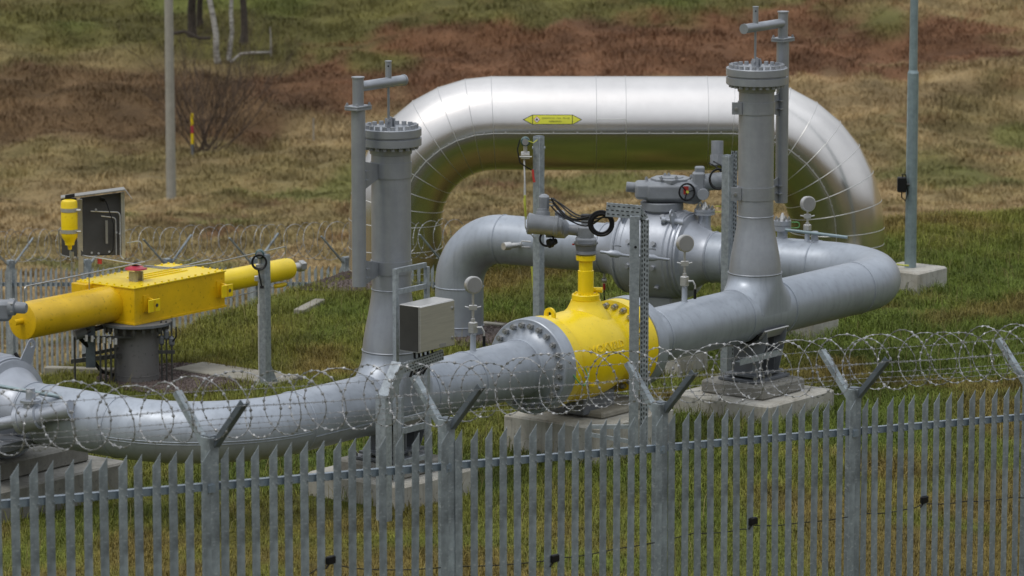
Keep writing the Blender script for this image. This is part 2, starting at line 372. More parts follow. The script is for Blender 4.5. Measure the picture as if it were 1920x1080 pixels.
def attr_mat(name, attr, rough=.85, fine=True, trans=0, vary=.45, nsc=14):
    m = bpy.data.materials.new(name); m.use_nodes = True; t = m.node_tree; b = t.nodes['Principled BSDF']
    a = t.nodes.new('ShaderNodeAttribute'); a.attribute_name = attr
    b.inputs['Roughness'].default_value = rough; b.inputs['Specular IOR Level'].default_value = .2
    tc = t.nodes.new('ShaderNodeTexCoord')
    if fine:
        n = t.nodes.new('ShaderNodeTexNoise'); n.inputs['Scale'].default_value = nsc; n.inputs['Detail'].default_value = 8; n.inputs['Roughness'].default_value = .7
        t.links.new(tc.outputs['Object'], n.inputs['Vector'])
        r = t.nodes.new('ShaderNodeMapRange'); r.inputs['From Min'].default_value = .3; r.inputs['From Max'].default_value = .7
        r.inputs['To Min'].default_value = 1 - vary; r.inputs['To Max'].default_value = 1 + vary; t.links.new(n.outputs[0], r.inputs['Value'])
        mu = t.nodes.new('ShaderNodeVectorMath'); mu.operation = 'SCALE'; t.links.new(a.outputs['Color'], mu.inputs[0]); t.links.new(r.outputs[0], mu.inputs['Scale'])
        t.links.new(mu.outputs[0], b.inputs['Base Color'])
        bn = t.nodes.new('ShaderNodeBump'); bn.inputs['Strength'].default_value = .8; bn.inputs['Distance'].default_value = .08
        t.links.new(n.outputs[0], bn.inputs['Height']); t.links.new(bn.outputs[0], b.inputs['Normal'])
    else: t.links.new(a.outputs['Color'], b.inputs['Base Color'])
    M[name] = m; return m
attr_mat('earth', 'tint', .95); attr_mat('blade', 'tint', .6, fine=False)
def np_mesh(name, co, tris, quads, col, material):
    me = bpy.data.meshes.new(name); nv = len(co); nt_, nq = len(tris), len(quads)
    me.vertices.add(nv); me.vertices.foreach_set('co', co.astype(np.float32).ravel())
    loops = np.concatenate([tris.ravel(), quads.ravel()]).astype(np.int32)
    me.loops.add(len(loops)); me.loops.foreach_set('vertex_index', loops)
    st = np.concatenate([np.arange(nt_) * 3, nt_ * 3 + np.arange(nq) * 4]).astype(np.int32)
    me.polygons.add(nt_ + nq); me.polygons.foreach_set('loop_start', st)
    me.update(calc_edges=True)
    at = me.attributes.new('tint', 'FLOAT_COLOR', 'POINT')
    at.data.foreach_set('color', np.concatenate([col, np.ones((nv, 1))], 1).astype(np.float32).ravel())
    me.materials.append(M[material]); o = bpy.data.objects.new(name, me); COL.objects.link(o); return o
def axis_pts(segs):
    out = []
    for a, b, s in segs: out += list(np.arange(a, b, s))
    out.append(segs[-1][1]); return np.array(out)
gx = axis_pts([(-500, -100, 20), (-100, -36, 4), (-36, -18, .8), (-18, 18, .35), (18, 36, .8), (36, 100, 4), (100, 500, 20)])
gy = axis_pts([(-300, -60, 20), (-60, 24, 2), (24, 72, .35), (72, 148, .4), (148, 220, 3), (220, 900, 20)])
XX, YY = np.meshgrid(gx, gy); ZZ = gz(XX, YY)
rough = sm((YY - edge_y(XX) - 1) / 4) * (YY < 220)
ZZ = ZZ + rough * ((vnoise(XX, YY, .9, 41) - .5) * .30 + (vnoise(XX, YY, 2.1, 42) - .5) * .35)
ZG = ZZ
ny, nx = XX.shape; idx = np.arange(ny * nx).reshape(ny, nx)
q = np.stack([idx[:-1, :-1], idx[:-1, 1:], idx[1:, 1:], idx[1:, :-1]], -1).reshape(-1, 4)
g = np_mesh('ground', np.stack([XX, YY, ZZ], -1).reshape(-1, 3), np.zeros((0, 3), int), q, ground_col(XX.ravel(), YY.ravel()), 'earth')
g['kind'] = 'structure'; g.data.polygons.foreach_set('use_smooth', [True] * len(g.data.polygons))
def gz_real(x, y):
    xi = np.clip(np.searchsorted(gx, x) - 1, 0, nx - 2); yi = np.clip(np.searchsorted(gy, y) - 1, 0, ny - 2)
    fx = (x - gx[xi]) / (gx[xi + 1] - gx[xi]); fy = (y - gy[yi]) / (gy[yi + 1] - gy[yi])
    return (ZG[yi, xi] * (1 - fx) + ZG[yi, xi + 1] * fx) * (1 - fy) + (ZG[yi + 1, xi] * (1 - fx) + ZG[yi + 1, xi + 1] * fx) * fy
NOGRASS = []      # (centre, half a, half b) oriented rectangles
def blades(name, x, y, h, wd, lean, colf, jit=.25, tip=1.25):
    n = len(x); z = gz_real(x, y); az = rng.random(n) * 6.283; la = rng.random(n) * 6.283
    ln = lean * (0.3 + rng.random(n)) * h
    dx, dy = np.cos(az) * wd / 2, np.sin(az) * wd / 2; lx, ly = np.cos(la) * ln, np.sin(la) * ln
    P = np.zeros((n, 5, 3))
    P[:, 0] = np.stack([x - dx, y - dy, z - .03], 1); P[:, 1] = np.stack([x + dx, y + dy, z - .03], 1)
    P[:, 2] = np.stack([x - dx * .8 + lx * .35, y - dy * .8 + ly * .35, z + h * .6], 1); P[:, 3] = np.stack([x + dx * .8 + lx * .35, y + dy * .8 + ly * .35, z + h * .6], 1)
    P[:, 4] = np.stack([x + lx, y + ly, z + h * (1 - .25 * lean)], 1)
    base = np.arange(n)[:, None] * 5
    quads = base + np.array([0, 1, 3, 2]); tris = base + np.array([2, 3, 4])
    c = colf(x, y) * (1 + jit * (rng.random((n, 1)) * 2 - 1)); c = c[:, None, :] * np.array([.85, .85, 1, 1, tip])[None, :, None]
    return np_mesh(name, P.reshape(-1, 3), tris, quads, np.clip(c.reshape(-1, 3), 0, 1), 'blade')

# ------------------------------------------------------------------ large structures: slabs
def slab_z(P, row): return zat(P, row)
def slab(name, c, ha, hb, ztop, zbot, mt, label, cat='concrete block', group=None, ch=.02, parent=None):
    c = V(c); m = MB().cbox(V((c.x, c.y, (ztop + zbot) / 2)), ha, hb, (ztop - zbot) / 2, ch)
    o = m.build(name, mt, parent, sharp=30)
    if not parent: tag(o, label, cat, group); NOGRASS.append((c.x, c.y, ha + .02, hb + .02))
    return o
VC = slide(T1, A, 1088)
# tower 2 base
z2 = zat(T2, 733); slab('concrete_block', T2, .66, .66, z2, -.25, 'concrete', 'wide pale concrete base under the pipe support below the right-hand vent riser', group='concrete bases')
slab('concrete_plinth', T2 - A * .02, .42, .43, z2 + .15, z2 + .001, 'old_concrete', 'weathered grey plinth stacked on the wide base under the right-hand vent riser', 'plinth')
z1 = zat(T1, 880); slab('concrete_block', T1, .62, .62, z1, -.25, 'concrete', 'low concrete base behind the fence below the left-hand vent riser and steel cabinet', group='concrete bases')
slab('concrete_plinth', T1 - A * .02, .40, .42, z1 + .13, z1 + .001, 'old_concrete', 'small grey plinth on the base under the left-hand vent riser', 'plinth')
VP = slide(T1, A, 1105); zv = zat(VP, 771); slab('concrete_block', VP, .70, .63, zv, -.25, 'concrete', 'tall pale concrete base carrying the yellow valve', group='concrete bases')
slab('concrete_plinth', slide(T1, A, 1126), .50, .40, zv + .075, zv + .001, 'kerb_concrete', 'thin stained plinth slab directly beneath the yellow valve body', 'plinth')
CORN = slide(T1, -A, 400)
LV = CORN - B * 3.12; LV.z = ZC
LVb = V((LV.x, LV.y, 0)); c_ = LVb + A * .10 + B * .06
slab('concrete_block', LVb + A * .25 + B * .25, 1.0, .62, zat(LVb, 882), -.25, 'old_concrete', 'weathered concrete base at the left edge of the photo behind the fence', group='concrete bases')
zl = zat(LVb, 848)
slab('concrete_plinth', c_, .9, .5, zl, zat(LVb, 882) + .001, 'old_concrete', 'dark wet plinth under the left-edge ball valve', 'plinth')
# lamp base
fc = G(1722.6, 512.6, .30); LPc = V((fc.x, fc.y, 0)) + A * .36 - B * .36
slab('concrete_block', LPc, .36, .36, .30, -.25, 'concrete', 'square pale concrete block holding the tall lamp pole', group='concrete bases')
for (x, y, nm) in ((1262, 712, 'pale concrete block in the grass just right of the yellow valve'), (1512, 642, 'pale concrete block beneath the back pipe right of the right-hand vent riser')):
    p = G(x, y, 0) + V((0, .35, 0)); slab('concrete_block', p, .30, .32, zat(p, y - 55), -.2, 'concrete', nm, group='concrete bases')

# ------------------------------------------------------------------ pipes
RP = .305
def pipe_thing(name, pts, label, R, seg=20, ringat=(), rr=RP, m='pipe_paint'):
    o = thing(name, V((pts[0][0], pts[0][1], 0)), label, 'pipe')
    MB().tube(fillet(pts, R, seg), rr, 48).build('pipe_run', m, o, sharp=50)
    for p, d in ringat:
        MB().torus(p, d, rr + .001, .008, 48, 6).build('weld_seam', m, o)
    return o
cR = slide(T2, A, 1712)
E3 = G(861, 449, 1.2); Bk = (E3 - cR); Bk.z = 0; BD = Bk.normalized()       # back pipe direction, right to left
E3 = cR + BD * (Bk.length)
BVc = slide(cR, BD, 1238)
p1 = pipe_thing('grey_pipe', [LV + B * .62, CORN, VC - A * .97], 'long grey gas pipe curving from the left edge to the yellow valve', [1.15],
    ringat=[(CORN + A * 1.2, A), (T1 - A * .42, A), (T1 + A * .42, A), (VC - A * 2.0, A), (CORN - B * 1.2, B), (LV + B * .95, B)])
p2 = pipe_thing('grey_pipe', [VC + A * .97, cR, BVc - BD * .72], 'grey gas pipe running right from the yellow valve and turning back behind', [.95],
    ringat=[(T2 - A * .42, A), (T2 + A * .42, A), (cR - A * 1.28, A), (cR + BD * 1.28, BD), (VC + A * 1.3, A), (BVc - BD * .95, BD)])
p3 = pipe_thing('grey_pipe', [BVc + BD * .72, E3, V((E3.x, E3.y, -.3))], 'grey gas pipe bending down into the ground left of the back ball valve', [.62],
    ringat=[(E3 - BD * .63, BD), (V((E3.x, E3.y, E3.z - .64)), KZ), (BVc + BD * .95, BD), (V((E3.x, E3.y, .12)), KZ)])
# longitudinal seams on p1
arc = fillet([LV + B * .62, CORN, VC - A * .97], [1.15], 24)[1:-1]
def offs(pts, dg, r):
    out = []
    for i, p in enumerate(pts):
        t = (pts[min(i + 1, len(pts) - 1)] - pts[max(i - 1, 0)]).normalized(); n = V((t.y, -t.x, 0)).normalized(); a_ = D2R(dg); out.append(p + (n * math.cos(a_) + KZ * math.sin(a_)) * r)
    return out
for dg in (-8, -13): MB().tube(offs(arc, dg, RP + .001), .004, 6).build('weld_seam', 'pipe_paint', p1)
MB().tube([CORN + A * 1.2 + B * .286 + KZ * -.11 + A * 0, T1 - A * .45 + B * .286 - KZ * .11], .006, 6).build('weld_seam', 'pipe_paint', p1)

# ------------------------------------------------------------------ vent risers
def riser(T, side, label, rows, fr, n_b, arm_len):
    (r_tee, r_c0, r_c1, r_ft, r_fb, clamps, v_top, v_plate, v_bot, v_arm, tb_top) = rows
    o = thing('vent_riser', V((T.x, T.y, ZC)), label, 'vent riser', 'tall vent risers')
    z = lambda r: zat(T, r)
    P0 = V((T.x, T.y, 0)); base = V((T.x, T.y, ZC))
    zc0, zc1, zft, zfb = z(r_c0), z(r_c1), z(r_ft), z(r_fb)
    prof = [(-.05, .302), (zc0 - .02 - ZC, .300), (zc0 - ZC, .300)]
    for k in range(13):
        q = k / 12; prof.append((zc0 + (zc1 - zc0) * q - ZC, .300 + (.200 - .300) * (sm(q * .9 + .05) * .75 + q * .25)))
    prof += [(zft - .3 - ZC, .200), (zfb - ZC - .09, .200), (zfb - ZC - .085, .212), (zfb - ZC, .225)]
    MB().lathe(base, KZ, prof, 48).build('riser_pipe', 'tower_paint', o, sharp=30)
    # saddle skirt where the riser meets the pipe
    sk = MB(); n = 48; rings = []
    for k in range(9):
        q = k / 8; ring = []
        for i in range(n):
            a = 2 * math.pi * i / n; ca, sa = math.cos(a), math.sin(a)
            rr = .302 + .13 * (1 - q) ** 2.2
            # skirt bottom lies on the pipe surface
            yb = rr * sa; zz = math.sqrt(max(0, (RP + .004) ** 2 - min(yb * yb, (RP + .003) ** 2)))
            rx = rr * ca; zb = ZC + zz - .012
            zt = zc0 - .015
            h = zb + (zt - zb) * q
            ring.append(base + A * rx + B * min(max(yb, -.305), .305) + KZ * (h - ZC))
        rings += ring
    fs = [(k * n + i, k * n + (i + 1) % n, (k + 1) * n + (i + 1) % n, (k + 1) * n + i) for k in range(8) for i in range(n)]
    sk.add(rings, fs).build('tee_collar', 'pipe_paint', o, sharp=60)
    for zz, rr in ((zc0, .302), (zc1, .202)):
        MB().torus(V((T.x, T.y, zz)), KZ, rr, .007, 48, 6).build('weld_seam', 'tower_paint', o)
    # flange pair
    mid = (zft + zfb) / 2
    f1 = MB().lathe(V((T.x, T.y, mid + .008)), KZ, [(0, fr - .012), (.004, fr), (zft - mid - .014, fr), (zft - mid - .008, fr - .006)], 56).build('blind_flange', 'tower_paint', o, sharp=30)
    f2 = MB().lathe(V((T.x, T.y, zfb)), KZ, [(0, fr - .006), (.005, fr), (mid - zfb - .012, fr), (mid - zfb - .004, fr - .02), (mid - zfb + .008, fr - .02)], 56).build('weld_neck_flange', 'tower_paint', o, sharp=30)
    top = ringpts(V((T.x, T.y, zft - .004)), KZ, fr - .055, n_b, .1)
    bolts(f1, top, KZ, .025, .040, 'painted_bolt', stud=False)
    bot = ringpts(V((T.x, T.y, zfb + .001)), KZ, fr - .055, n_b, .1)
    bolts(f2, bot, -KZ, .026, .035, 'painted_bolt', 'nut', stud=False)
    # lid eye
    e = V((T.x, T.y, zft)); rodp = e - A * .035
    MB().box(rodp + KZ * .045, .010, .04, .05).box(rodp + A * .05 + KZ * .045, .010, .04, .05).cyl(rodp + KZ * .06 - A * .03, rodp + KZ * .06 + A * .09, .016, n=10).torus(rodp + KZ * .07 + A * .025, B, .03, .014, 16, 8).build('lifting_eye', 'painted_bolt', o)
    # vent pipe
    vp = P0 + A * (side * .515)
    zt, zp, zb, za = (zat(vp, r) for r in (v_top, v_plate, v_bot, v_arm))
    s_ = MB().lathe(vp, KZ, [(zb, .062), (zb + .004, .071), (zp - .015, .071)], 28)
    s_.build('vent_pipe', 'tower_paint', o)
    MB().lathe(vp, KZ, [(zp + .03, .057), (zt - .012, .057), (zt - .012, .066), (zt, .066)], 28).build('vent_cap_pipe', 'tower_paint', o)
    MB().cbox(vp + KZ * (zp - .004), .115, .085, .012, .004).cbox(vp + KZ * (zp + .020), .115, .085, .010, .004).build('plate_flange', 'tower_paint', o)
    bolts(o, [vp + A * (i * .095) + B * (j * .065) + KZ * (zp + .03) for i in (-1, 1) for j in (-1, 1)], KZ, .014, .02, 'painted_bolt')
    d = A * (-side)
    a0 = vp + KZ * za; a1 = a0 + d * arm_len
    MB().lathe(a0, d, [(.03, .052), (arm_len - .015, .052), (arm_len - .015, .058), (arm_len, .058)], 24).build('davit_arm', 'tower_paint', o)
    rx = V((rodp.x, rodp.y, 0)); ztb = zat(rx, tb_top)
    MB().lathe(rx, KZ, [(za + .03, .032), (ztb - .01, .032), (ztb - .01, .036), (ztb, .036)], 18).build('sleeve', 'tower_paint', o)
    MB().cyl(rx + KZ * (zft + .06), rx + KZ * (za - .02), .013, n=10).build('lifting_rod', 'tower_paint', o)
    MB().cyl(rx + KZ * (ztb - .05) - V((0, .034, 0)), rx + KZ * (ztb - .05) - V((0, .030, 0)), .009, n=10).build('pin_hole', 'rubber', o)
    for ra, rb in clamps:
        ca, cb = z(ra), z(rb); mz = (ca + cb) / 2; hh = (ca - cb) / 2
        c = MB().lathe(V((T.x, T.y, cb)), KZ, [(0, .202), (0, .210), (2 * hh, .210), (2 * hh, .202)], 48, close=False).build('clamp_band', 'tower_paint', o, sharp=30)
        e1 = P0 + KZ * mz + A * (side * .212)
        poly = [e1 + KZ * hh, P0 + KZ * (mz + hh + .05) + A * (side * .44), P0 + KZ * (mz - hh * 2.2) + A * (side * .44), e1 - KZ * hh]
        MB().prism([p - B * .004 + A * (side * .0) for p in poly], B * .008).box(P0 + KZ * (mz + .03) + A * (side * .43) + B * .0, .03, .055, .006).box(P0 + KZ * (mz - .06) + A * (side * .43), .03, .055, .006).build('bracket', 'tower_paint', o)
        ear = P0 + KZ * mz - X1 * .195 - Y1 * .09
        MB().box(ear - X1 * .03, .055, .006, hh, ax=X1, ay=Y1).box(ear - X1 * .03 - Y1 * .04, .055, .006, hh, ax=X1, ay=Y1).build('clamp_ear', 'tower_paint', o)
        bolts(o, [ear - X1 * .04 - Y1 * .046], -Y1, .02, .022, 'bolt_steel')
    return o
riser(T1, -1, 'left-hand grey vent riser with bolted lid and side vent pipe',
      (0, 655, 541, 239, 272, ((303, 331), (487, 511)), 144, 203, 537, 163, 114), .31, 20, .73)
riser(T2, 1, 'right-hand grey vent riser with bolted lid and side vent pipe, tallest of the two',
      (0, 510, 404, 126, 157, ((190, 212), (349, 373)), 21, 75, 380, 43, 12), .345, 24, .78)

# pipe supports
def support(T, zb, label, grp='pipe supports', wide=.30):
    o = thing('pipe_support', V((T.x, T.y, zb)), label, 'pipe support', grp)
    zt = ZC - RP
    MB().cbox(V((T.x, T.y, zb + .022)), .34, .26, .016, .004).cbox(V((T.x, T.y, zb + .075)), .30, .20, .014, .004).build('base_plate', 'dark_grey_paint', o)
    m = MB().box(V((T.x, T.y, (zb + .09 + zt) / 2 - .02)), .012, .18, (zt - zb - .09) / 2 + .05)
    for k in (-.17, .17): m.box(V((T.x, T.y, (zb + .09 + zt) / 2 - .01)) + A * k, .007, .16, (zt - zb - .09) / 2 + .03)
    m.build('web_plates', 'dark_grey_paint', o)
    # cradle hugging the pipe
    c = MB(); n = 14; r0, r1 = RP + .003, RP + .022; vs = []
    for s_ in (-wide, wide):
        for r in (r0, r1):
            for i in range(n + 1):
                a = D2R(-90 - 52 + 104 * i / n); vs.append(V((T.x, T.y, ZC)) + A * s_ + B * (r * math.cos(a)) + KZ * (r * math.sin(a)))
    k = n + 1; fs = []
    for i in range(n):
        fs += [(i, i + 1, 2 * k + i + 1, 2 * k + i), (k + i, 3 * k + i, 3 * k + i + 1, k + i + 1), (i, k + i, k + i + 1, i + 1), (2 * k + i, 2 * k + i + 1, 3 * k + i + 1, 3 * k + i)]
    fs += [(0, 2 * k, 3 * k, k), (n, k + n, 3 * k + n, 2 * k + n)]
    c.add(vs, fs).build('cradle', 'rubber', o)
    sx = V((T.x, T.y, ZC))
    vs2 = MB()
    for aa in (38,):
        a = D2R(-aa); d = B * math.cos(a) + KZ * math.sin(a); tng = B * -math.sin(a) + KZ * math.cos(a)
        vs2.box(sx + d * (RP + .03), .24, .06, .008, ax=A, ay=tng, az=d)
    vs2.build('clamp_plate', 'stainless', o)
    for k in (-.19, .19):
        MB().prism([sx + A * k + B * .12 - KZ * (RP + .0), sx + A * k + B * .30 - KZ * .17, sx + A * k + B * .30 - KZ * .25, sx + A * k + B * .2 + KZ * (zb + .09 - ZC), sx + A * k + B * .1 + KZ * (zb + .09 - ZC)], A * .01).build('gusset', 'actuator_paint', o)
    bolts(o, [V((T.x, T.y, zb + .038)) + A * (i * .31) + B * (j * .22) for i in (-1, 0, 1) for j in (-1, 1)], KZ, .016, .03, 'bolt_steel')
    return o
support(T2, z2 + .15, 'bolted steel pipe support under the right-hand vent riser')
support(T1, z1 + .13, 'bolted steel pipe support under the left-hand vent riser')
# galvanised cross angle left of support 2
MB().box(up(T2, 655) + B * .30 - A * .35, .42, .035, .004).box(up(T2, 655) + B * .335 - A * .35, .42, .004, .035).build('angle_bar', 'galvanised')
tag(bpy.data.objects['angle_bar'], 'galvanised steel angle bar fixed across the right-hand pipe support', 'angle bar')

# ------------------------------------------------------------------ yellow valve
YV = thing('yellow_valve', V((VC.x, VC.y, zv)), 'big yellow flanged valve with grey electric actuator on a tall yellow stem', 'valve')
RF = .50
body = [(-.75, RF - .006), (-.745, RF), (-.62, RF), (-.615, RF - .01), (-.60, .44), (-.56, .405)]
for k in range(15):
    q = k / 14; t = -.54 + .90 * q; body.append((t, .405 + .085 * math.sin(math.pi * min(1, q * .95 + .05)) ** .7))
body += [(.40, .40), (.45, .395), (.52, .41), (.565, .44), (.575, RF - .02), (.58, RF), (.745, RF), (.75, RF - .006)]
MB().lathe(VC, A, body, 72).build('valve_body', 'yellow_paint', YV, sharp=40)
for s_ in (-1, 1):
    ff = MB().lathe(VC, A * s_, [(.752, RF - .02), (.756, RF + .01), (.93, RF + .01), (.94, RF), (.943, .40), (.955, .385), (.98, .35), (1.04, .318), (1.09, .306)], 64, close=False).build('pipe_flange', 'pipe_paint', YV, sharp=40)
    bp = ringpts(VC + A * s_ * .93, A, RF - .058, 24, .13)
    bolts(ff, bp, A * s_, .033, .05, 'bolt_steel')
    MB().torus(VC + A * s_ * 1.09, A, .307, .007, 48, 6).build('weld_seam', 'pipe_paint', YV)
bolts(YV, ringpts(VC + A * .578, A, RF - .055, 24, .13), -A, .034, .06, 'bolt_steel', 'nut')
# raised dome, lifting lugs, saddle ring
BN = slide(VC, A, 1098); BN.z = 0
zt_ = lambda r: zat(BN, r)
MB().lathe(BN, KZ, [(ZC + .30, .30), (zt_(590), .27), (zt_(578), .20), (zt_(566), .165), (zt_(562), .16)], 40).build('bonnet', 'yellow_paint', YV, sharp=50)
MB().lathe(BN, KZ, [(zt_(562), .145), (zt_(561), .15), (zt_(552), .15), (zt_(551), .145)], 36).build('bonnet_flange', 'yellow_paint', YV)
bolts(YV, ringpts(BN + KZ * zt_(552), KZ, .12, 8, .2), KZ, .014, .022, 'yellow_paint', stud=False)
MB().lathe(BN, KZ, [(zt_(551), .085), (zt_(507), .085), (zt_(506), .075), (zt_(488), .075)], 28).build('stem_column', 'yellow_paint', YV)
MB().lathe(BN, KZ, [(zt_(488), .10), (zt_(487), .106), (zt_(479), .106), (zt_(478), .10)], 32).build('stem_flange', 'yellow_paint', YV)
MB().cyl(BN + KZ * zt_(545) + B * .03 + A * .1, BN + KZ * zt_(545) + B * .12 + A * .14, .03, n=12).build('grease_nipple', 'yellow_paint', YV)
def lug(parent, c, u, v, r, t, m, nm='lifting_lug'):
    c = V(c); nrm = u.cross(v).normalized(); mb = MB(); n = 12; vs = []
    out = [c - u * r - v * r * 1.2] + [c + (u * math.cos(D2R(180 - 180 * i / n)) + v * math.sin(D2R(180 - 180 * i / n))) * r for i in range(n + 1)] + [c + u * r - v * r * 1.2]
    inn = [c - u * r * .42 - v * r * .42] + [c + (u * math.cos(D2R(180 - 180 * i / n)) + v * math.sin(D2R(180 - 180 * i / n))) * r * .42 for i in range(n + 1)] + [c + u * r * .42 - v * r * .42]
    k = len(out); vs = out + inn + [p + nrm * t for p in out] + [p + nrm * t for p in inn]
    fs = []
    for i in range(k):
        j = (i + 1) % k
        fs += [(i, j, k + j, k + i), (2 * k + i, 3 * k + i, 3 * k + j, 2 * k + j), (i, 2 * k + i, 2 * k + j, j), (k + i, k + j, 3 * k + j, 3 * k + i)]
    return mb.add(vs, fs).build(nm, m, parent)
lug(YV, VC - A * .5 + KZ * .50 - B * .02, B, KZ, .07, .03, 'yellow_paint')
lug(YV, VC + A * .17 + KZ * .47 - B * .02, B, KZ, .07, .03, 'yellow_paint')
lug(YV, VC - A * .36 + B * .41 + KZ * -.22, A, (B - KZ * .2).normalized(), .05, .02, 'yellow_paint', 'earthing_lug')
# cast lettering
def text_mesh(txt, size, ext=0.0, sx=1.0):
    cu = bpy.data.curves.new('t', 'FONT'); cu.body = txt; cu.size = size; cu.extrude = ext; cu.align_x = 'CENTER'; cu.align_y = 'CENTER'; cu.resolution_u = 3
    to = bpy.data.objects.new('t', cu); COL.objects.link(to); bpy.context.view_layer.update()
    me = bpy.data.meshes.new_from_object(to.evaluated_get(bpy.context.evaluated_depsgraph_get()))
    vs = [V((v.co.x * sx, v.co.y, v.co.z)) for v in me.vertices]; fs = [tuple(p.vertices) for p in me.polygons]
    bpy.data.objects.remove(to); return vs, fs
vs, fs = text_mesh('MOKVELD', .115, .006, 1.15)
tx = []
aT = D2R(17)
for v in vs:
    t = -.12 + v.x; r = float(np.interp(t, [p[0] for p in body], [p[1] for p in body])) + v.z + .002
    an = aT + v.y / .48; tx.append(VC + A * t + (B * math.cos(an) + KZ * math.sin(an)) * r)
MB().add(tx, fs).build('cast_lettering', 'yellow_paint', YV)
# dark nameplate notches round the flange edge
pl = MB()
for a_ in (62, 48, 34, 20):
    a = D2R(a_); d = B * math.cos(a) + KZ * math.sin(a); tg = B * -math.sin(a) + KZ * math.cos(a)
    pl.box(VC - A * .575 + d * .435, .012, .03, .012, ax=A, ay=tg, az=d)
pl.build('flange_nut', 'dark_steel', YV)
# earthing strap
s0 = VC - A * .8 + B * .50 - KZ * .05; s1 = VC - A * .55 + B * .47 - KZ * .02
MB().tube([s0, s0 + B * .05 - KZ * .10 + A * .05, s0 + B * .06 - KZ * .13 + A * .12, s1 + B * .05 - KZ * .08, s1], .008, 6).build('earthing_cable', 'cable_green', YV)
# support foot
MB().cbox(V((VC.x, VC.y, zv + .075 + (ZC - .44 - zv - .075) / 2)) + A * .05, .28, .22, (ZC - .44 - zv - .075) / 2 + .04, .01).build('foot', 'dark_grey_paint', YV)

# electric actuator (shared builder)
def pz(x, y, Z): return W(x, y, Z)
Zb = depth(BN + KZ * 2)
def E(x, y, dz=0): return W(x, y, Zb + dz)
X1 = V((1, 0, 0)); Y1 = V((0, 1, 0))
act = MB().lathe(up(BN, 478), KZ, [(0, .10), (.02, .12), (.05, .105), (.11, .115), (.12, .13), (.14, .13)], 20).build('actuator', 'dark_grey_paint', YV, sharp=35)
MB().cbox(up(BN, 452), .11, .10, .045, .02, ax=X1, ay=Y1).cbox(up(BN, 438), .085, .085, .10, .03, ax=X1, ay=Y1).cyl(up(BN, 428), up(BN, 405) , .05, n=20).build('gear_case', 'actuator_paint', act, bevel=.006)
MB().cyl(up(BN, 411), up(BN, 402), .052, n=20).build('stem_cap', 'rubber', act)
g0 = E(1098, 432); 
MB().lathe(E(1112, 434) , (E(1035, 428, .05) - E(1112, 434)).normalized(), [(0, .03), (.01, .07), (.16, .075), (.18, .06), (.26, .058), (.30, .10), (.50, .105)], 24).build('motor_neck', 'actuator_paint', act, sharp=40)
md = (E(990, 418) - E(1056, 424)).normalized()
MB().lathe(E(1055, 425, -.05), md, [(0, .075), (.015, .09), (.05, .095), (.06, .112), (.09, .112), (.10, .102), (.32, .106), (.34, .115), (.37, .115), (.385, .09)], 32).build('motor_housing', 'actuator_paint', act, sharp=35)
MB().cbox(E(1050, 412, .12), .055, .05, .10, .02, ax=X1, ay=Y1).build('terminal_box', 'actuator_paint', act)
MB().cyl(E(1018, 412), E(1018, 397), .075, n=20).cyl(E(1018, 398), E(1018, 391), .065, n=20).cbox(E(1020, 379), .055, .06, .085, .025, ax=X1, ay=Y1).build('plug_head', 'actuator_paint', act, bevel=.004)
MB().lathe(E(1098, 440, -.15), -Y1, [(-.10, .05), (0, .055), (.02, .05)], 20).build('indicator', 'dark_grey_paint', act)
bolts(act, [E(1030 + dx, 373 + dy, -.02) for dx in (0, 5) for dy in (0, 6, 12)], V((1, -.3, 0)), .011, .02, 'bolt_steel', 'cable_gland')
MB().lathe(E(1043, 452, .05), V((-.8, -.5, -.2)), [(0, .03), (.05, .04), (.06, .05), (.10, .05)], 18).build('handwheel_hub', 'rubber', act)
MB().torus(E(1025, 448, -.02), V((.3, -1, .15)), .075, .012, 28, 8).build('handwheel', 'rubber', act)
MB().box(E(1078, 458, -.05), .03, .01, .008, ax=X1, ay=Y1).build('warning_tag', 'red_paint', act)

# cables and coil from actuator to tray
CB = thing('cable_bundle', E(1130, 420, -.4), 'coiled black cables hanging between the yellow valve actuator and tray post', 'cables')
Zt3 = 46.9
for k in range(6):
    a = E(1034 + (k % 2) * 3, 372 + 3 * k, -.03); b = W(1146, 402 + k * 1.6, Zt3 + .4)
    pts = []
    for i in range(15):
        q_ = i / 14; p = a.lerp(b, q_); p.z -= (.10 + .012 * k) * math.sin(math.pi * min(1, q_ * 1.15)) * (1 - .2 * q_) - .02 * math.sin(9 * q_ + k); p.y += .02 * math.sin(k + 4 * q_); pts.append(p)
    MB().tube(pts, .0085, 7).build('cable', 'rubber', CB)
cc = W(1127, 419, Zt3 + .5)
for k in range(8):
    MB().torus(cc + V((.005 * math.sin(k * 2), .012 * (k % 3) - .02, .005 * math.cos(k * 3))), V((.06 * math.sin(k), -1, .06 * math.cos(k * 2))), .128 - .0045 * k, .012, 36, 7).build('cable_coil', 'rubber', CB)

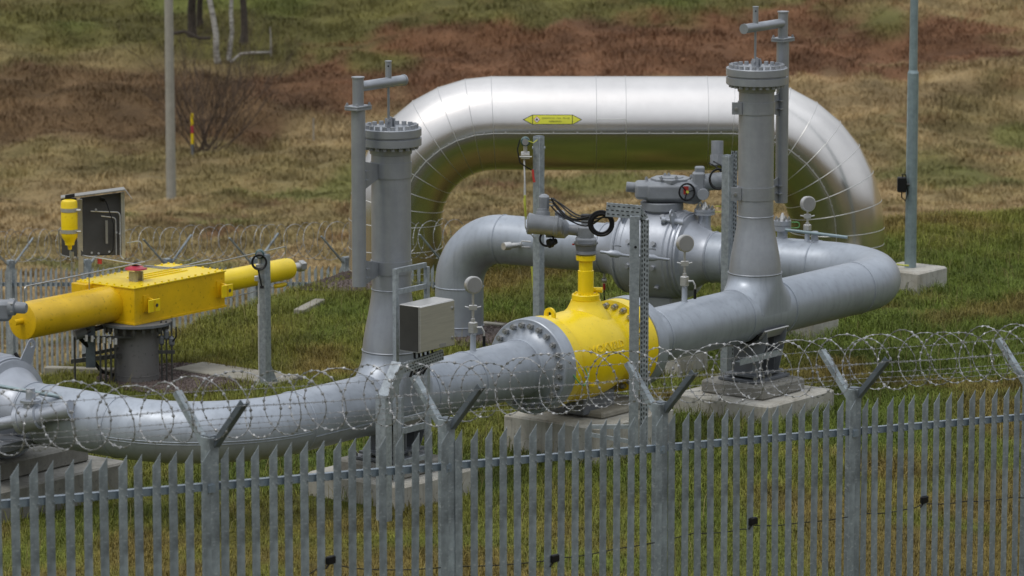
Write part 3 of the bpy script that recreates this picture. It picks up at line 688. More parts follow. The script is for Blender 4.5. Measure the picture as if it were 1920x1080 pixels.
# ------------------------------------------------------------------ steel posts and trays
def post(base, top_row, half, label, name='steel_post', grp='galvanised instrument posts', brace=True, mt='galvanised', zb=0.0, plate=True):
    base = V((base.x, base.y, zb)); o = thing(name, base, label, 'post', grp)
    zt = zat(base, top_row)
    MB().box(base + KZ * (zt / 2 + zb / 2 - zb), half, half, (zt - zb) / 2).build('upright', mt, o, bevel=.004)
    MB().box(base + KZ * (zt - zb + .004), half - .004, half - .004, .004).build('end_cap', 'dark_fence_steel', o)
    if plate: MB().box(base + KZ * .01, .11, .11, .01).build('foot_plate', mt, o)
    return o
def tray(pts, side, wdt, hgt, parent, nm='cable_tray', step=.05):
    """perforated U channel along pts; side = direction of its web normal"""
    o = None
    for i in range(len(pts) - 1):
        a, b = V(pts[i]), V(pts[i + 1]); d = (b - a).normalized(); L = (b - a).length; n = V(side).normalized(); w_ = d.cross(n).normalized()
        m = MB().box((a + b) / 2, L / 2, wdt / 2, .0015, ax=d, ay=w_, az=n)
        for s_ in (-1, 1): m.box((a + b) / 2 + w_ * (s_ * wdt / 2) + n * (hgt / 2), L / 2, .0015, hgt / 2, ax=d, ay=w_, az=n)
        o = m.build(nm, 'galvanised', parent)
        h = MB(); k = int(L / step)
        for j in range(k):
            c = a + d * (j + .5) * (L / k)
            for r in (-.3, 0, .3): h.box(c + w_ * (r * wdt) - n * .0026 + d * (.012 if r == 0 else 0), step * .27, .0055, .001, ax=d, ay=w_, az=n)
            for s_ in (-1, 1): h.box(c + w_ * (s_ * (wdt / 2 + .0022)) + n * (hgt * .5), .012, .0008, .004, ax=d, ay=w_, az=n)
        h.build('slot_pattern', 'sign_black', o)
    return o
# post 3 in front of the yellow valve
b3 = G(1196, 850, 0.0); b3 = V((W(1189, 600, Zt3).x, W(1189, 600, Zt3).y, 0))
P3 = thing('cable_tray_post', V((b3.x, b3.y, .25)), 'galvanised post with perforated cable tray standing in front of the yellow valve', 'post')
zt3, zb3 = zat(b3, 404), zat(b3, 838)
MB().box(V((b3.x, b3.y, (zt3 + zb3) / 2)), .05, .045, (zt3 - zb3) / 2, ax=X1, ay=Y1).build('upright', 'galvanised', P3, bevel=.004)
MB().cyl(up(b3, 462) - Y1 * .046 + X1 * .01, up(b3, 462) - Y1 * .05 + X1 * .01, .014, n=14).build('bung', 'rubber', P3)
tp = b3 + X1 * .105 - Y1 * .01
tray([V((tp.x, tp.y, zat(tp, 835))), V((tp.x, tp.y, zat(tp, 412))), V((tp.x, tp.y, zat(tp, 390))) - X1 * .085, V((tp.x, tp.y, zat(tp, 394))) - X1 * .085 - X1 * .02], Y1, .085, .03, P3)
tray([V((tp.x, tp.y - .02, zat(tp, 398))) - X1 * .04, V((tp.x, tp.y - .02, zat(tp, 398))) - X1 * .40 + KZ * .03], Y1, .14, .03, P3)
MB().box(V((b3.x, b3.y, zat(b3, 800))) - X1 * .22, .24, .02, .02, ax=X1, ay=Y1).box(V((b3.x, b3.y, zat(b3, 822))) - X1 * .22 + B * 0, .26, .02, .02, ax=(X1 + KZ * -.18).normalized(), ay=Y1).build('foot_bracket', 'galvanised', P3)
# post 1 (transmitter) left of riser 1
b1 = G(498, 722, 0); P1 = post(b1, 478, .05, 'galvanised post carrying a coiled black cable beside the yellow hydraulic actuator', mt='galvanised')
MB().prism([V((b1.x + .05, b1.y, 0)), V((b1.x + .16, b1.y, 0)), V((b1.x + .05, b1.y, .28))], Y1 * .01).build('gusset', 'galvanised', P1)
# post 2 (behind yellow valve)
bb = W(1010, 420, 52.3); b2 = V((bb.x, bb.y, 0)); P2 = post(b2, 256, .048, 'slim galvanised post behind the yellow valve carrying a pressure transmitter')
# post 4 (beside riser 2)
bb = W(1364, 400, 53.4); b4 = V((bb.x, bb.y, 0)); P4 = post(b4, 292, .052, 'galvanised post with cable tray just left of the right-hand vent riser')
t4 = b4 + X1 * .075
tray([V((t4.x, t4.y, .1)), V((t4.x, t4.y, zat(t4, 283)))], Y1, .07, .03, P4)
MB().cyl(up(b4, 340) - Y1 * .052 + X1 * .01, up(b4, 340) - Y1 * .056 + X1 * .01, .014, n=14).build('bung', 'rubber', P4)

def transmitter(c, label, loop_r=.09, tail=.5):
    o = thing('pressure_transmitter', c - KZ * .12, label, 'transmitter')
    MB().lathe(c - Y1 * .06, Y1, [(0, .04), (.01, .052), (.11, .052), (.12, .04)], 20).build('housing', 'teal_paint', o)
    MB().cyl(c - KZ * .04, c - KZ * .12, .022, n=12).build('neck', 'stainless', o)
    MB().cbox(c - KZ * .15, .05, .03, .03, .006, ax=X1, ay=Y1).build('manifold', 'stainless', o)
    MB().lathe(c - Y1 * .065, -Y1, [(0, .038), (.004, .038)], 18).build('cover_glass', 'white_face', o)
    return o
# transmitter on post 2
tm = W(985, 265, 52.1); t2o = transmitter(tm, 'teal pressure transmitter beside the top of the slim post behind the yellow valve')
im = W(983, 300, 52.1)
MB().tube([tm - KZ * .17, im, W(984, 345, 52.1)], .010, 8).build('impulse_line', 'stainless', t2o)
MB().cbox(W(985, 293, 52.08), .05, .03, .03, .005, ax=X1, ay=Y1).cyl(W(973, 294, 52.05), W(997, 294, 52.05), .008, n=8).build('valve_block', 'stainless', t2o)
MB().cyl(W(984, 345, 52.1), W(984, 368, 52.1), .014, n=10).build('coupling', 'stainless', t2o)
MB().tube(fillet([W(984, 366, 52.1), W(985, 428, 52.1), W(1001, 445, 52.3)], .05, 6), .007, 8).build('impulse_tube', 'stainless', t2o)
MB().tube([W(975, 262, 52), W(970, 280, 52), W(975, 305, 52), W(990, 315, 52.1), W(1000, 320, 52.2)], .008, 8).build('cable', 'rubber', t2o)
MB().tube([W(983, 372, 52.05), W(984, 385, 52.05), W(986, 410, 52.1), W(984, 366, 52.05)], .012, 6).build('yellow_tape', 'cable_yellow', t2o)
MB().tube([W(990, 264, 52), W(1000, 268, 52.0), W(1008, 262, 52.1)], .006, 6).build('earth_wire', 'cable_yellow', t2o)
MB().box(W(1010, 277, 52.2), .075, .06, .008, ax=X1, ay=Y1).build('pole_clip', 'galvanised', t2o)
MB().tube([W(999, 318, 52.1), W(1000, 332, 52.1), W(1002, 342, 52.1)], .014, 8).build('red_gland', 'red_paint', t2o)
# transmitter on post 1
dz1 = depth(b1 + KZ)
tn = W(487, 476, dz1 - .12); t1o = transmitter(tn, 'dark teal transmitter with coiled black cable on the post by the yellow actuator')
for k in range(3): MB().torus(W(486, 492, dz1 - .2) + Y1 * .012 * k, V((.1 * k, -1, .1)), .088 - .005 * k, .008, 28, 7).build('cable_coil', 'rubber', t1o)
MB().tube([W(484, 505, dz1 - .18), W(487, 520, dz1 - .18), W(491, 538, dz1 - .15)], .01, 8).build('cable_tail', 'rubber', t1o)
MB().cyl(W(491, 536, dz1 - .16), W(491, 541, dz1 - .16), .024, n=14).build('cable_gland', 'rubber', t1o)
MB().tube([W(485, 500, dz1 - .12), W(485, 640, dz1 - .1), W(486, 712, dz1 - .1), W(478, 727, dz1 - .1)], .008, 8).build('impulse_line', 'stainless', t1o)
MB().cyl(W(485, 570, dz1 - .11), W(485, 592, dz1 - .11), .017, n=10).build('coupling', 'stainless', t1o)
MB().cbox(W(482, 522, dz1 - .12), .03, .03, .03, .006, ax=X1, ay=Y1).build('valve_block', 'stainless', t1o)

# ------------------------------------------------------------------ gauges
def gauge(base, disc, label, lever=True, Rg=.092):
    base = V(base); disc = V(disc); o = thing('pressure_gauge', base, label, 'pressure gauge', 'pressure gauges on the pipes')
    L = disc.z - base.z; f = V((.42, -.90, .05)).normalized()
    MB().lathe(base - KZ * .03, KZ, [(0, .055), (.03, .045), (.05, .032), (L * .30, .030)], 18).build('branch_stub', 'pipe_paint', o)
    MB().cbox(base + KZ * L * .36, .038, .038, L * .085, .008).cyl(base + KZ * (L * .44), base + KZ * (L * .49), .022, n=12).build('ball_valve', 'stainless', o)
    if lever:
        l0 = base + KZ * L * .37 + X1 * .04 - Y1 * .03
        MB().tube([l0, l0 + X1 * .05 + KZ * .0, l0 + X1 * .075 - KZ * .05, l0 + X1 * .075 - KZ * .09], .011, 8).build('lever', 'stainless', o)
        MB().cyl(l0 + X1 * .075 - KZ * .09, l0 + X1 * .075 - KZ * .20, .016, n=10).build('lever_grip', 'rubber', o)
    MB().cyl(base + KZ * L * .5, base + KZ * (L * .62), .013, n=10).cbox(base + KZ * L * .66, .042, .022, .026, .005, ax=X1, ay=Y1).cyl(base + KZ * L * .66 - X1 * .085 + KZ * .01, base + KZ * L * .66 - X1 * .04, .008, n=8).cyl(base + KZ * L * .66 + X1 * .085 + KZ * .01, base + KZ * L * .66 + X1 * .04, .008, n=8).cyl(base + KZ * L * .70, base + KZ * (L - Rg + .01), .012, n=10).build('needle_valve', 'stainless', o)
    c = base + KZ * L
    MB().lathe(c - f * .035, f, [(0, Rg - .012), (.008, Rg - .004), (.05, Rg - .004), (.052, Rg), (.07, Rg), (.074, Rg - .012)], 36).build('gauge_case', 'stainless', o)
    MB().lathe(c + f * .0395, f, [(0, Rg - .013), (.002, Rg - .013)], 32).build('gauge_face', 'white_face', o)
    return o
gp = slide(T1, A, 887); gp = gp + KZ * (RP - .01); gauge(gp, up(gp, 534), 'round pressure gauge on the pipe between the steel cabinet and yellow valve')
gp = slide(T1, A, 1283) + KZ * (RP - .01); gauge(gp, up(gp, 456), 'round pressure gauge on the pipe between the yellow valve and right riser', Rg=.098)
gp = slide(cR, BD, 1513) + KZ * (RP - .01); gauge(gp, up(gp, 382), 'round pressure gauge on the back pipe right of the right-hand riser', lever=False, Rg=.093)

# ------------------------------------------------------------------ back ball valve
def ball_valve(c, d, label, s=1.0, lugs=True):
    o = thing('ball_valve', V((c.x, c.y, max(0, c.z - .6))), label, 'valve')
    prof = [(-.72, .307), (-.66, .312), (-.56, .36), (-.50, .40), (-.46, .43), (-.44, .50), (-.36, .51), (-.345, .53), (-.30, .53)]
    prof += [(-.28, .545)] + [(t, .545 * math.sqrt(max(.1, 1 - (t / 1.05) ** 2)) + .01) for t in (-.2, -.1, 0, .1, .2)] + [(.28, .545)]
    prof += [(-t, r) for t, r in reversed(prof[:9])]
    prof = sorted(prof, key=lambda p: p[0])
    MB().lathe(c, d, [(t, r * s if abs(t) < .6 else r) for t, r in prof], 64, close=False).build('valve_body', 'valve_paint', o, sharp=25)
    for s_ in (-1, 1):
        MB().torus(c + d * (.40 * s_), d, .512 * s, .012, 56, 6).build('body_ring', 'valve_paint', o)
        MB().torus(c + d * (.74 * s_), d, .309, .008, 48, 6).build('weld_seam', 'valve_paint', o)
    return o
nb = V((-BD.y, BD.x, 0));  nb = nb if nb.y < 0 else -nb       # towards the viewer
BV = ball_valve(BVc, BD, 'grey welded ball valve with horizontal gear operator on the back pipe')
def lugplate(parent, c, u, v, m='valve_paint', L=.19, r=.06, t=.014, r0=.085):
    nrm = u.cross(v).normalized(); n = 14; k = n + 3
    out = [c - u * r0] + [c + v * L + (u * math.cos(D2R(180 - 180 * i / n)) + v * math.sin(D2R(180 - 180 * i / n))) * r for i in range(n + 1)] + [c + u * r0]
    inn = [c + v * (L - .0) - u * r * .5] + [c + v * L + (u * math.cos(D2R(180 - 180 * i / n)) + v * math.sin(D2R(180 - 180 * i / n))) * r * .55 for i in range(n + 1)] + [c + v * L + u * r * .55]
    inn[0] = c + v * (L - r * .5); inn[-1] = c + v * (L - r * .5)
    vs = out + inn + [p + nrm * t for p in out] + [p + nrm * t for p in inn]; fs = []
    for i in range(k):
        j = (i + 1) % k
        fs += [(i, j, k + j, k + i), (2 * k + i, 3 * k + i, 3 * k + j, 2 * k + j), (i, 2 * k + i, 2 * k + j, j), (k + i, k + j, 3 * k + j, 3 * k + i)]
    MB().add(vs, fs).build('lifting_lug', m, parent)
for (t, an) in ((.34, 55), (-.34, 55), (-.34, 125), (.34, 125)):
    a = D2R(an); rd = nb * math.cos(a) + KZ * math.sin(a); tg = nb * -math.sin(a) + KZ * math.cos(a)
    lugplate(BV, BVc + BD * t + rd * .48, tg, rd)
zB = lambda r: zat(BVc, r)
BX = V((BVc.x, BVc.y, 0)) - BD * .02
MB().lathe(BX, KZ, [(ZC + .45, .19), (zB(402), .175), (zB(396), .175), (zB(395), .215), (zB(392), .215)], 36).build('stem_neck', 'valve_paint', BV)
bolts(BV, ringpts(BX + KZ * (zB(396)), KZ, .20, 12), -KZ, .017, .025, 'painted_bolt')
go = MB().lathe(BX, KZ, [(zB(392) + .001, .255), (zB(391), .262), (zB(378), .262), (zB(377), .255)], 40).build('gear_operator', 'actuator_paint', BV)
Zg = depth(V((BX.x, BX.y, 2.0)))
def Q(x, y, dz=0): return W(x, y, Zg + dz)
top_n = KZ
gm = MB().cbox(Q(1258, 357), .33, .22, .125, .05, ax=X1, ay=Y1).cbox(Q(1215, 356, -.03), .16, .18, .10, .03, ax=X1, ay=Y1)
gm.cyl(Q(1196, 352), Q(1174, 350), .062, n=20)
gm.build('gearbox', 'actuator_paint', go, bevel=.012)
MB().lathe(Q(1258, 335.5, .02), KZ, [(-.03, .25), (.014, .25), (.02, .235)], 8).lathe(Q(1258, 332.5, .02), KZ, [(0, .15), (.012, .15)], 24).build('cover_plate', 'actuator_paint', go, bevel=.004)
bolts(go, [Q(1212, 338), Q(1247, 331, .1), Q(1254, 331, .1), Q(1296, 334), Q(1240, 337, -.2), Q(1268, 336, -.2)], KZ, .02, .03, 'painted_bolt')
hc = Q(1288, 360, -.27); hn = V((.35, -.93, .1)).normalized()
MB().lathe(Q(1290, 359, .02), hn, [(0, .15), (.17, .15), (.19, .12), (.24, .05)], 28).build('shaft_housing', 'actuator_paint', go)
hw = MB().torus(hc, hn, .100, .012, 36, 8)
for k in range(3):
    a = 2 * math.pi * k / 3 + .5; u = hn.orthogonal().normalized(); v = hn.cross(u)
    hw.cyl(hc, hc + (u * math.cos(a) + v * math.sin(a)) * .098, .008, n=8)
hw.build('handwheel', 'rubber', go)
MB().box(hc - hn * .03 + KZ * .02, .03, .004, .045, ax=X1, ay=hn.cross(X1).normalized()).build('lock_tag', 'red_paint', go)
MB().lathe(hc + hn * .012, hn, [(0, .018), (.01, .018)], 12).build('hub_cap', 'cable_yellow', go)
# electric drive to its right
MB().cbox(Q(1310, 345, -.1), .075, .08, .15, .02, ax=X1, ay=Y1).cbox(Q(1312, 318, -.1), .06, .05, .04, .015, ax=X1, ay=Y1).cyl(Q(1313, 343, -.1), Q(1362, 338, .1), .105, n=24).cyl(Q(1318, 365, -.35), Q(1320, 362, .1), .07, n=22).build('electric_drive', 'actuator_paint', go, bevel=.005)
MB().cyl(Q(1345, 310, .1), Q(1345, 290, .1), .09, n=8).cyl(Q(1345, 290, .1), Q(1345, 264, .1), .075, n=10).build('terminal_head', 'actuator_paint', go, bevel=.005)
for k in range(4): MB().torus(Q(1347, 336, -.35) + Y1 * .012 * k, V((.5, -1, .1)), .125 - .004 * k, .010, 32, 7).build('cable_coil', 'rubber', go)
MB().tube([Q(1330, 306, -.1), Q(1342, 312, -.25), Q(1352, 322, -.3)], .009, 7).tube([Q(1338, 303, -.1), Q(1352, 310, -.3), Q(1358, 325, -.3)], .009, 7).build('cable', 'rubber', go)
# injection fittings
for (x0, y0, x1_, y1_, dz) in ((1125, 472, 1180, 480, -.60), (1180, 478, 1255, 487, -.62)):
    dd = W(x1_, y1_, Zg + dz) - W(x0, y0, Zg + dz); L = dd.length
    MB().lathe(W(x0, y0, Zg + dz), dd, [(0, .012), (.006, .018), (L * .25, .019), (L * .36, .045), (L * .6, .045), (L * .72, .02), (L, .016)], 16).build('drain_valve', 'valve_paint', BV)
    m_ = W((x0 + x1_) / 2 - 3, y0 - 2, Zg + dz); MB().tube([m_, m_ + KZ * .06, m_ + KZ * .06 + X1 * .06, m_ + KZ * .05 + X1 * .1], .009, 7).build('lever', 'dark_grey_paint', BV)
dd = (W(1282, 418, Zg - .35) - W(1240, 412, Zg - .35)); MB().lathe(W(1240, 412, Zg - .35), dd, [(0, .045), (.05, .045), (.055, .025), (.12, .03), (.14, .048), (.26, .05), (.28, .03)], 18).build('vent_fitting', 'valve_paint', BV)
bpts = []
for an in (60, 20, -10, -40, 95):
    a = D2R(an)
    for t in (-.17, .17): bpts.append(BVc + BD * t + (nb * math.cos(a) + KZ * math.sin(a)) * .545)
for p in bpts:
    d_ = (p - BVc); d_ = (d_ - BD * d_.dot(BD)).normalized(); MB().cyl(p - d_ * .02, p + d_ * .04, .032, n=6).build('plug', 'painted_bolt', BV)
# feet of the valve
MB().cbox(V((BVc.x, BVc.y, .36)), .25, .2, .38, .02, ax=BD, ay=nb).build('foot', 'valve_paint', BV)

# small flanged valves beside the gear operator and beside the riser
def small_valve(base, r, rows, label, col='cable_green', s=1):
    o = thing('flanged_branch', base, label, 'branch valve', 'small bolted branch valves')
    z0, zf0, zf1 = base.z, zat(base, rows[0]), zat(base, rows[1])
    b = V((base.x, base.y, 0))
    MB().lathe(b, KZ, [(z0 - .04, r * .75), (z0 + .02, r * .6), (zf0 - .02, r * .6), (zf0, r * .7)], 24).build('branch_pipe', 'valve_paint', o)
    f = MB().lathe(b, KZ, [(zf0, r), (zf1 / 2 + zf0 / 2 - .003, r), (zf1 / 2 + zf0 / 2, r - .012), (zf1 / 2 + zf0 / 2 + .003, r), (zf1, r)], 28).build('flange', 'valve_paint', o)
    bolts(f, ringpts(b + KZ * zf1, KZ, r * .78, 8, .2), KZ, .014, .03, 'bolt_steel')
    MB().lathe(b, KZ, [(zf1, r * .4), (zf1 + .05, r * .25), (zf1 + .09, .012)], 14).build('vent_plug', 'stainless', o)
    q = b + KZ * (zf0 + .03) + X1 * r
    MB().tube(fillet([q, q + X1 * .10 + KZ * .0, q + X1 * .10 + KZ * .07, q + X1 * .0 + KZ * .07], .03, 5), .006, 6).build('earthing_cable', col, o)
    return o
sv = slide(cR, BD, 1465) + KZ * (RP - .01) + nb * -.02; small_valve(sv, .105, (432, 413), 'small bolted branch valve behind the right-hand vent riser', 'cable_green')
sv = BVc - BD * .55 + KZ * .33 - nb * .1; small_valve(sv, .125, (402, 392), 'small bolted branch valve just right of the gear operator', 'cable_yellow')
# T handle
th = slide(cR, BD, 1527) + KZ * (RP - .01); TH = thing('t_handle_valve', th, 'small valve with a long horizontal galvanised bar handle on the back pipe', 'valve')
MB().lathe(V((th.x, th.y, 0)), KZ, [(th.z - .03, .06), (zat(th, 456), .055), (zat(th, 456), .10), (zat(th, 452), .10), (zat(th, 452), .045), (zat(th, 434), .04)], 22).build('bonnet', 'valve_paint', TH)
MB().tube([W(1472, 431, depth(th) - .05), W(1589, 445, depth(th) - .12)], .019, 14).build('bar_handle', 'lamp_steel', TH)
# side fitting on the back pipe
sf = slide(cR, BD, 975); sfo = thing('drain_fitting', W(975, 462, depth(sf) - .33), 'small capped drain fitting on the side of the back pipe', 'pipe fitting')
q0 = W(985, 458, depth(sf) - .30); q1 = W(944, 462, depth(sf) - .52)
MB().lathe(q1, q0 - q1, [(0, .045), (.03, .05), (.10, .05), (.12, .03), (.16, .035), (.22, .03), (.34, .03)], 18).build('cap', 'stainless', sfo)
MB().tube([W(976, 458, depth(sf) - .45), W(978, 452, depth(sf) - .45), W(995, 453, depth(sf) - .45)], .009, 7).tube([W(978, 463, depth(sf) - .42), W(1020, 465, depth(sf) - .38), W(1022, 466, depth(sf) - .3)], .008, 7).build('lever', 'stainless', sfo)
# earthing stud under back pipe
es = slide(cR, BD, 1133); eo = thing('earthing_point', es - KZ * .5, 'small earthing stud with red cable boot below the back pipe', 'earthing point')
MB().cyl(es - KZ * .28 - Y1 * .02, es - KZ * .42 - Y1 * .02, .014, n=10).cyl(es - KZ * .40 - Y1 * .02 - X1 * .03, es - KZ * .40 - Y1 * .02 + X1 * .03, .03, n=14).build('stud', 'stainless', eo)
MB().cyl(es - KZ * .44 - Y1 * .02, es - KZ * .52 - Y1 * .02, .018, n=10).build('boot', 'red_paint', eo)
MB().tube([es - KZ * .52 - Y1 * .02, es - KZ * .70 - Y1 * .02, V((es.x + .06, es.y, 0))], .008, 6).build('cable', 'rubber', eo)
# marker tag strips
ms = W(1000, 540, 57.5); mo = MB().prism([W(995, 500, 57.4), W(1000, 500, 57.4), W(1003, 545, 57.4), W(999, 545, 57.4)], Y1 * .01).build('tape_strip', 'cable_yellow'); tag(mo, 'pale yellow tape strip hanging to the grass under the back pipe', 'tape')

# ------------------------------------------------------------------ silver loop
Zs = 61.3
def S(x, y): return W(x, y, Zs)
pl_, pr_ = S(741, 231), S(1572, 231); yS = (pl_.y)
zt = pl_.z; RS = 88.5 / (F_PX / Zs)
loop = [V((pl_.x, yS, -.8)), V((pl_.x, yS, zt)), V((pr_.x, yS, zt)), V((pr_.x, yS, -.8))]
SLo = thing('silver_loop', V(((pl_.x + pr_.x) / 2, yS, -.4)), 'huge shiny silver aluminium-clad pipe arch rising behind the grey pipes', 'clad pipe')
Rb = [1.33, 1.45]; Rtot = Rb
# cladding: mitred segments, each slightly barrelled
pts = fillet([loop[0], loop[1]] + [loop[2], loop[3]], Rb, 8)
segs = []
def path(pts):
    out = [pts[0]]
    for p in pts[1:]:
        if (p - out[-1]).length > 1e-4: out.append(p)
    return out
pts = path(pts)
MB().tube(pts, RS, 72, caps=False).build('cladding', 'cladding', SLo, sharp=60)
stations = []
for i in range(1, len(pts) - 1):
    t = ((pts[i + 1] - pts[i]).normalized() + (pts[i] - pts[i - 1]).normalized()).normalized(); stations.append((pts[i], t))
for xx in (1117, 1172, 1325): stations.append((V((S(xx, 231).x, yS, zt)), X1))
for zz in (.35, .05, -.22): stations.append((V((pl_.x, yS, zz)), KZ)); stations.append((V((pr_.x, yS, zz + .05)), KZ))
for p, t in stations:
    MB().torus(p, t, RS - .001, .0052, 80, 6).build('seam', 'cladding_seam', SLo)
# longitudinal joint on the front, just below the middle, with rivets
jn = []
for i, p in enumerate(pts):
    if i == 0: t = (pts[1] - pts[0])
    elif i == len(pts) - 1: t = pts[-1] - pts[-2]
    else: t = (pts[i + 1] - pts[i]).normalized() + (pts[i] - pts[i - 1]).normalized()
    t = t.normalized(); inn = V((0, 1, 0)).cross(t).normalized()        # in-plane normal
    a = D2R(5); jn.append(p + (-Y1 * math.cos(a) + inn * (1 if inn.z < 0 or i == 0 else 1) * math.sin(a)) * (RS + .001))
MB().tube(jn, .007, 6).build('longitudinal_seam', 'cladding_seam', SLo)
rv = MB()
for i in range(len(jn) - 1):
    L = (jn[i + 1] - jn[i]).length; n = max(1, int(L / .31))
    for k in range(n): rv.cyl(jn[i].lerp(jn[i + 1], (k + .5) / n) - Y1 * .0 + KZ * .012, jn[i].lerp(jn[i + 1], (k + .5) / n) - Y1 * .012 + KZ * .012, .011, n=8)
rv.build('rivet_pattern', 'cladding_seam', SLo)
a = D2R(12); MB().tube([V((S(1117, 215).x, yS, zt)) + (-Y1 * math.cos(a) + KZ * math.sin(a)) * RS, V((S(1172, 215).x, yS, zt)) + (-Y1 * math.cos(a) + KZ * math.sin(a)) * RS], .005, 6).build('patch_seam', 'cladding_seam', SLo)
# sign on the loop
ss = Zs - RS; SGo = None
def sg(x, y, off):      # on the cylinder surface
    zc_ = W(x, y, Zs - RS).z; X_ = W(x, y, Zs - RS).x; dz = max(-RS, min(RS, zc_ - zt)); return V((X_, yS - math.sqrt(RS * RS - dz * dz) - off, zc_))
def spoly(poly, off, name, m, par=None, sub=3):
    top = [sg(x, y, off) for x, y in poly]; n = len(top)
    mb = MB().prism(top, Y1 * .003); return mb.build(name, m, par)
sgt = thing('warning_sign', sg(1035, 233, 0), 'yellow double-arrow pipe marker sign on the silver arch', 'sign')
rows_ = [216.2, 220, 224, 228, 232.2]
def band(x0, x1, y0, y1, off, name, m, par, n=5):
    vs = []; fs = []
    for i in range(n + 1):
        y = y0 + (y1 - y0) * i / n; vs += [sg(x0, y, off), sg(x1, y, off)]
    for i in range(n): fs.append((2 * i, 2 * i + 1, 2 * i + 3, 2 * i + 2))
    return MB().add(vs, fs).build(name, m, par)
# arrow outline as strips narrowing to the tips
def arrow(xl, xa, xb, xr, y0, y1, off, name, m, par):
    n = 10; vs = []; fs = []; yc = (y0 + y1) / 2
    for i in range(n + 1):
        y = y0 + (y1 - y0) * i / n; k = 1 - abs(y - yc) / ((y1 - y0) / 2)
        vs += [sg(xa + (xl - xa) * k, y, off), sg(xa, y, off), sg(xb, y, off), sg(xb + (xr - xb) * k, y, off)]
    for i in range(n):
        for j in range(3): fs.append((4 * i + j, 4 * i + j + 1, 4 * i + j + 5, 4 * i + j + 4))
    return MB().add(vs, fs).build(name, m, par)
arrow(980, 998, 1074, 1091.5, 215.0, 233.4, .004, 'sign_border', 'sign_black', sgt)
arrow(983, 998.3, 1073.7, 1089, 216.1, 232.3, .006, 'sign_plate', 'sign_yellow', sgt)
band(998, 999.2, 216.1, 232.3, .008, 'divider', 'sign_black', sgt); band(1072.6, 1073.8, 216.1, 232.3, .008, 'divider', 'sign_black', sgt)
def dia(cx, cy, r, off, name, m): 
    return MB().add([sg(cx - r, cy, off), sg(cx, cy - r, off), sg(cx + r, cy, off), sg(cx, cy + r, off), sg(cx, cy, off)], [(0, 1, 4), (1, 2, 4), (2, 3, 4), (3, 0, 4)]).build(name, m, sgt)
dia(1006.7, 224, 6.2, .008, 'hazard_diamond', 'sign_red'); dia(1006.7, 224, 5.2, .010, 'hazard_field', 'sign_white')
fl = [(1005.0, 226.4), (1004.2, 224.2), (1005.4, 222.6), (1005.8, 221.6), (1007.0, 220.8), (1007.2, 222.4), (1008.4, 223.2), (1009.0, 225.0), (1008.2, 226.6), (1007.6, 225.2), (1006.8, 224.4), (1006.0, 225.4)]
MB().add([sg(x, y, .012) for x, y in fl], [tuple(range(len(fl)))]).build('flame_symbol', 'sign_black', sgt)
def stext(txt, cx, cy, hpx, name, m, sx=1):
    vs, fs = text_mesh(txt, 1.0, 0, 1); k = hpx / .72
    MB().add([sg(cx + v.x * k * sx, cy - v.y * k, .010) for v in vs], fs).build(name, m, sgt)
stext('ZEMNÍ PLYN   CH4   PN 100', 1042, 221.5, 3.0, 'lettering', 'sign_grey_ink', 1.02)
stext('NEBEZPEČÍ', 1041, 227.6, 2.7, 'lettering', 'sign_black', 1.25)

# ------------------------------------------------------------------ steel cabinet and frame at riser 1
Zf = depth(T1) - .75
def Fp(x, y, dz=0): return W(x, y, Zf + dz)
Xl, Xr = Fp(743, 520).x, Fp(797, 520).x; Yf = Fp(743, 600).y
zr = lambda r: zat(V((0, Yf, 0)), r)
FR = thing('cabinet_frame', V((Fp(760, 600).x, Yf, .3)), 'galvanised frame holding the steel cabinet in front of the left-hand riser', 'support frame')
dirF = (A * 1.0).normalized()
cabX = A; cabN = B   # cabinet front faces the viewer to the right
f0 = V((Fp(742, 600).x, Yf, 0)); f1 = f0 + A * .50
MB().box(V((f0.x, f0.y, (zr(504) + zr(935)) / 2)), .022, .022, (zr(504) - zr(935)) / 2).build('upright', 'galvanised', FR)
MB().box(V((f1.x, f1.y, (zat(f1, 500) + .45) / 2)), .022, .022, (zat(f1, 500) - .45) / 2).build('upright', 'galvanised', FR)
for r_ in (508, 548, 790, 870): MB().box((V((f0.x, f0.y, zat(f0, r_))) + V((f1.x, f1.y, zat(f0, r_)))) / 2, .23, .018, .024).build('cross_rail', 'galvanised', FR)
CABo = thing('steel_cabinet', up(f0, 655) + B * .12, 'stainless steel instrument cabinet mounted on the galvanised frame', 'cabinet')
cc0 = up(f0, 607) + A * .27 + B * .165
ha, hb_, hz_ = .225 * 1.35, .10, .235
cc0 = V((W(800, 605, Zf - .15).x, W(800, 605, Zf - .15).y, 0)); cc0 = up(cc0, 609)
MB().cbox(cc0 - B * 0, .28, .125, .235, .006).build('cabinet_body', 'stainless', CABo)
MB().cbox(cc0 + B * .133, .275, .006, .228, .004).build('door', 'stainless', CABo)
MB().box(cc0 - B * .0 - A * .2815, .001, .118, .225).build('side_shade_sheet', 'dark_stainless', CABo)  # thin darker sheet: the shade of the cabinet's left side put into colour
bolts(CABo, [cc0 + B * .139 + A * .24 + KZ * .15, cc0 + B * .139 + A * .24 - KZ * .15], B, .017, .012, 'bolt_steel', 'lock', stud=False)
MB().box(cc0 + B * .1405 + A * .08 - KZ * .20, .05, .001, .016).build('label_plate', 'white_face', CABo)
for k in range(5): MB().tube([cc0 - KZ * .235 - A * (.2 - .07 * k), cc0 - KZ * .34 - A * (.2 - .07 * k) + B * .01, cc0 - KZ * .50 - A * (.23 - .05 * k) - B * .03], .012, 8).build('cable', 'rubber', CABo)
